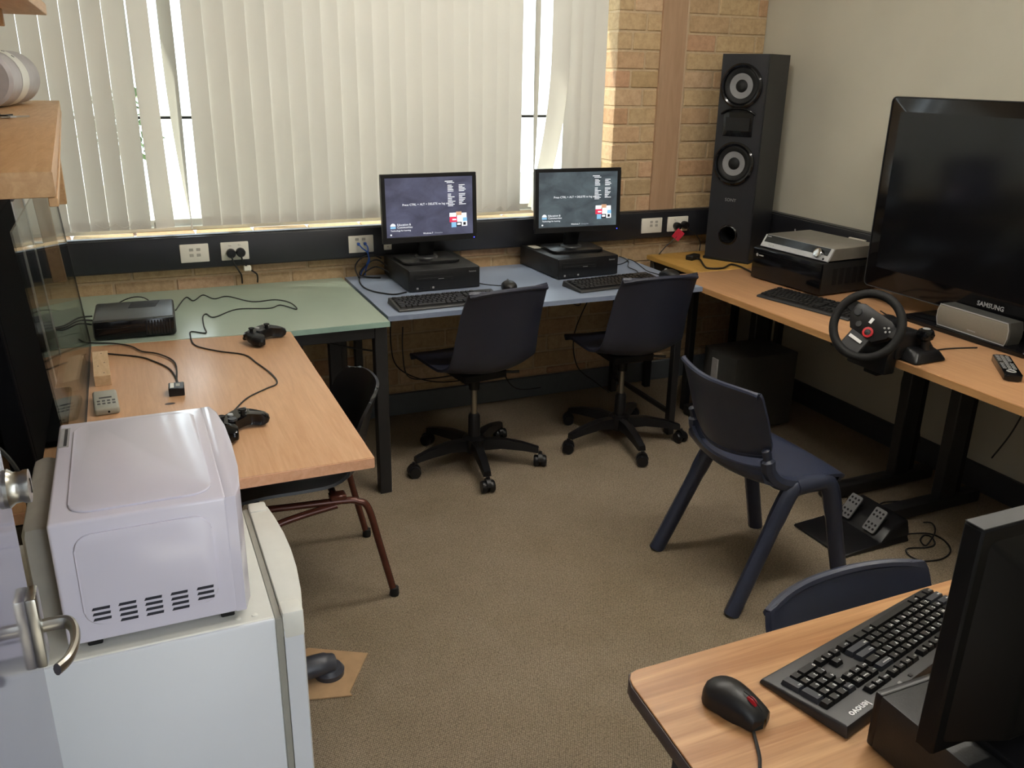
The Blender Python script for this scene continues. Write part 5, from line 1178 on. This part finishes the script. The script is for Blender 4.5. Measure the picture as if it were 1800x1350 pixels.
for i, pts in enumerate(([(2.50, 2.42, dz), (2.62, 2.40, dz), (2.68, 2.55, dz), (2.74, 2.60, dz)], [(2.46, 2.25, dz), (2.56, 2.34, dz), (2.66, 2.38, dz), (2.72, 2.50, dz)], [(2.46, 2.12, dz), (2.54, 2.16, dz), (2.60, 2.26, dz), (2.68, 2.42, dz)])):
    cord('wheel_cable', ('thin dark lead at the end of the keyboard on the right desk', 'thin dark lead seen through the steering wheel', 'thin dark lead just right of the steering wheel')[i], pts, 0.0026, group='leads behind the steering wheel')
cord('gear_cable', 'thin dark lead beside the gear knob', [(2.455, 2.02, dz), (2.52, 2.03, dz), (2.585, 2.02, dz), (2.66, 2.0, dz)], 0.0026)
# hanging leads under the desks
def hang(label, pts, group, r=0.003): cord('hanging_cable', label, pts, r, group=group)
hang('dark lead drooping from the near left corner of the blue desk', [(0.92, 3.10+0.02, 0.66), (0.97, 3.3, 0.50), (1.05, 3.5, 0.32), (1.2, 3.65, 0.24), (1.45, 3.72, 0.22)], 'leads under the blue desk')
hang('dark lead hanging under the left computer against the brick wall', [(1.02, 3.60, 0.68), (1.01, 3.62, 0.45), (1.06, 3.66, 0.30), (1.25, 3.70, 0.20), (1.5, 3.74, 0.18)], 'leads under the blue desk')
hang('dark lead hanging between the two swivel chairs', [(1.55, 3.60, 0.68), (1.56, 3.62, 0.40), (1.58, 3.65, 0.22), (1.66, 3.68, 0.12), (1.8, 3.7, 0.10)], 'leads under the blue desk')
hang('short dark loop of cable under the right computer', [(1.80, 3.40, 0.68), (1.86, 3.5, 0.58), (1.93, 3.56, 0.56), (1.90, 3.62, 0.66)], 'leads under the blue desk')
hang('dark lead falling to the floor behind the right swivel chair', [(1.95, 3.45, 0.68), (1.90, 3.55, 0.42), (1.96, 3.62, 0.22), (2.1, 3.68, 0.10), (2.2, 3.70, 0.02)], 'leads under the blue desk')
hang('dark lead drooping under the green desk', [(0.40, 3.30, 0.68), (0.55, 3.3, 0.62), (0.70, 3.3, 0.56), (0.9, 3.32, 0.50)], 'leads under the green desk', 0.004)
for x, y, a, lb in ((2.98, 2.56, 0.10, 'leftmost'), (2.99, 2.50, 0.2, 'middle one'), (2.98, 2.46, 0.12, 'rightmost')):
    hang('thin dark lead hanging below the steering wheel, '+lb+' of three', [(x, y, 0.68), (x+0.02, y-0.02, 0.5), (x+0.01, y+0.01, 0.35), (x+0.03, y-0.02, a)], 'leads under the right desks')
hang('thin dark lead hanging right of the second black desk leg', [(2.97, 2.02, 0.62), (3.0, 2.0, 0.5), (2.98, 2.02, 0.35), (2.95, 2.06, 0.22)], 'leads under the right desks')
cord('floor_cable', 'thin dark cable on the carpet between the pedals and the desk foot', [(2.52, 2.10, 0.004), (2.56, 2.2, 0.004), (2.62, 2.24, 0.004), (2.70, 2.22, 0.004)], 0.003)
# leads behind the left television
for i, (y, z) in enumerate(((2.05, 1.05), (2.15, 0.98), (2.25, 0.93))):
    hang('black lead hanging behind the left television, '+('nearest', 'middle', 'furthest')[i]+' of three', [(XL+0.06, y+0.1, z), (XL+0.03, y, z-0.12), (XL+0.05, y-0.08, 0.84), (XL+0.06, y-0.1, DZ+0.005)], 'leads behind the left television', 0.006)
t = thing('wall_mount_knob', 'round black cable grommet on the wall behind the left television', 'grommet', (XL, 2.75, 0.86))
obj('disc', lathe(BM(), [(0.045, 0), (0.045, 0.02), (0.036, 0.03), (0, 0.03)], 20, Matrix.Rotation(PI/2, 4, 'Y')), 'black_matte', t)
obj('hub', lathe(BM(), [(0.015, 0.03), (0.012, 0.045), (0, 0.046)], 14, Matrix.Rotation(PI/2, 4, 'Y')), 'black_plastic', t)
cord('power_cable', 'thick black power cord rising behind the microwave', [(-0.30, 1.87, 0.03), (-0.285, 1.875, 0.35), (-0.268, 1.875, 0.62), (-0.262, 1.874, 0.78), (-0.30, 1.90, 0.86), (-0.36, 1.95, 0.88)], 0.0045)
o = obj('power_board', box(BM(), -0.300, -0.262, 1.50, 1.66, FH+0.0025, FH+0.05, 0.008, 2), 'dark_red'); tag(o, 'dark red plastic block on the fridge behind the microwave', 'power board')
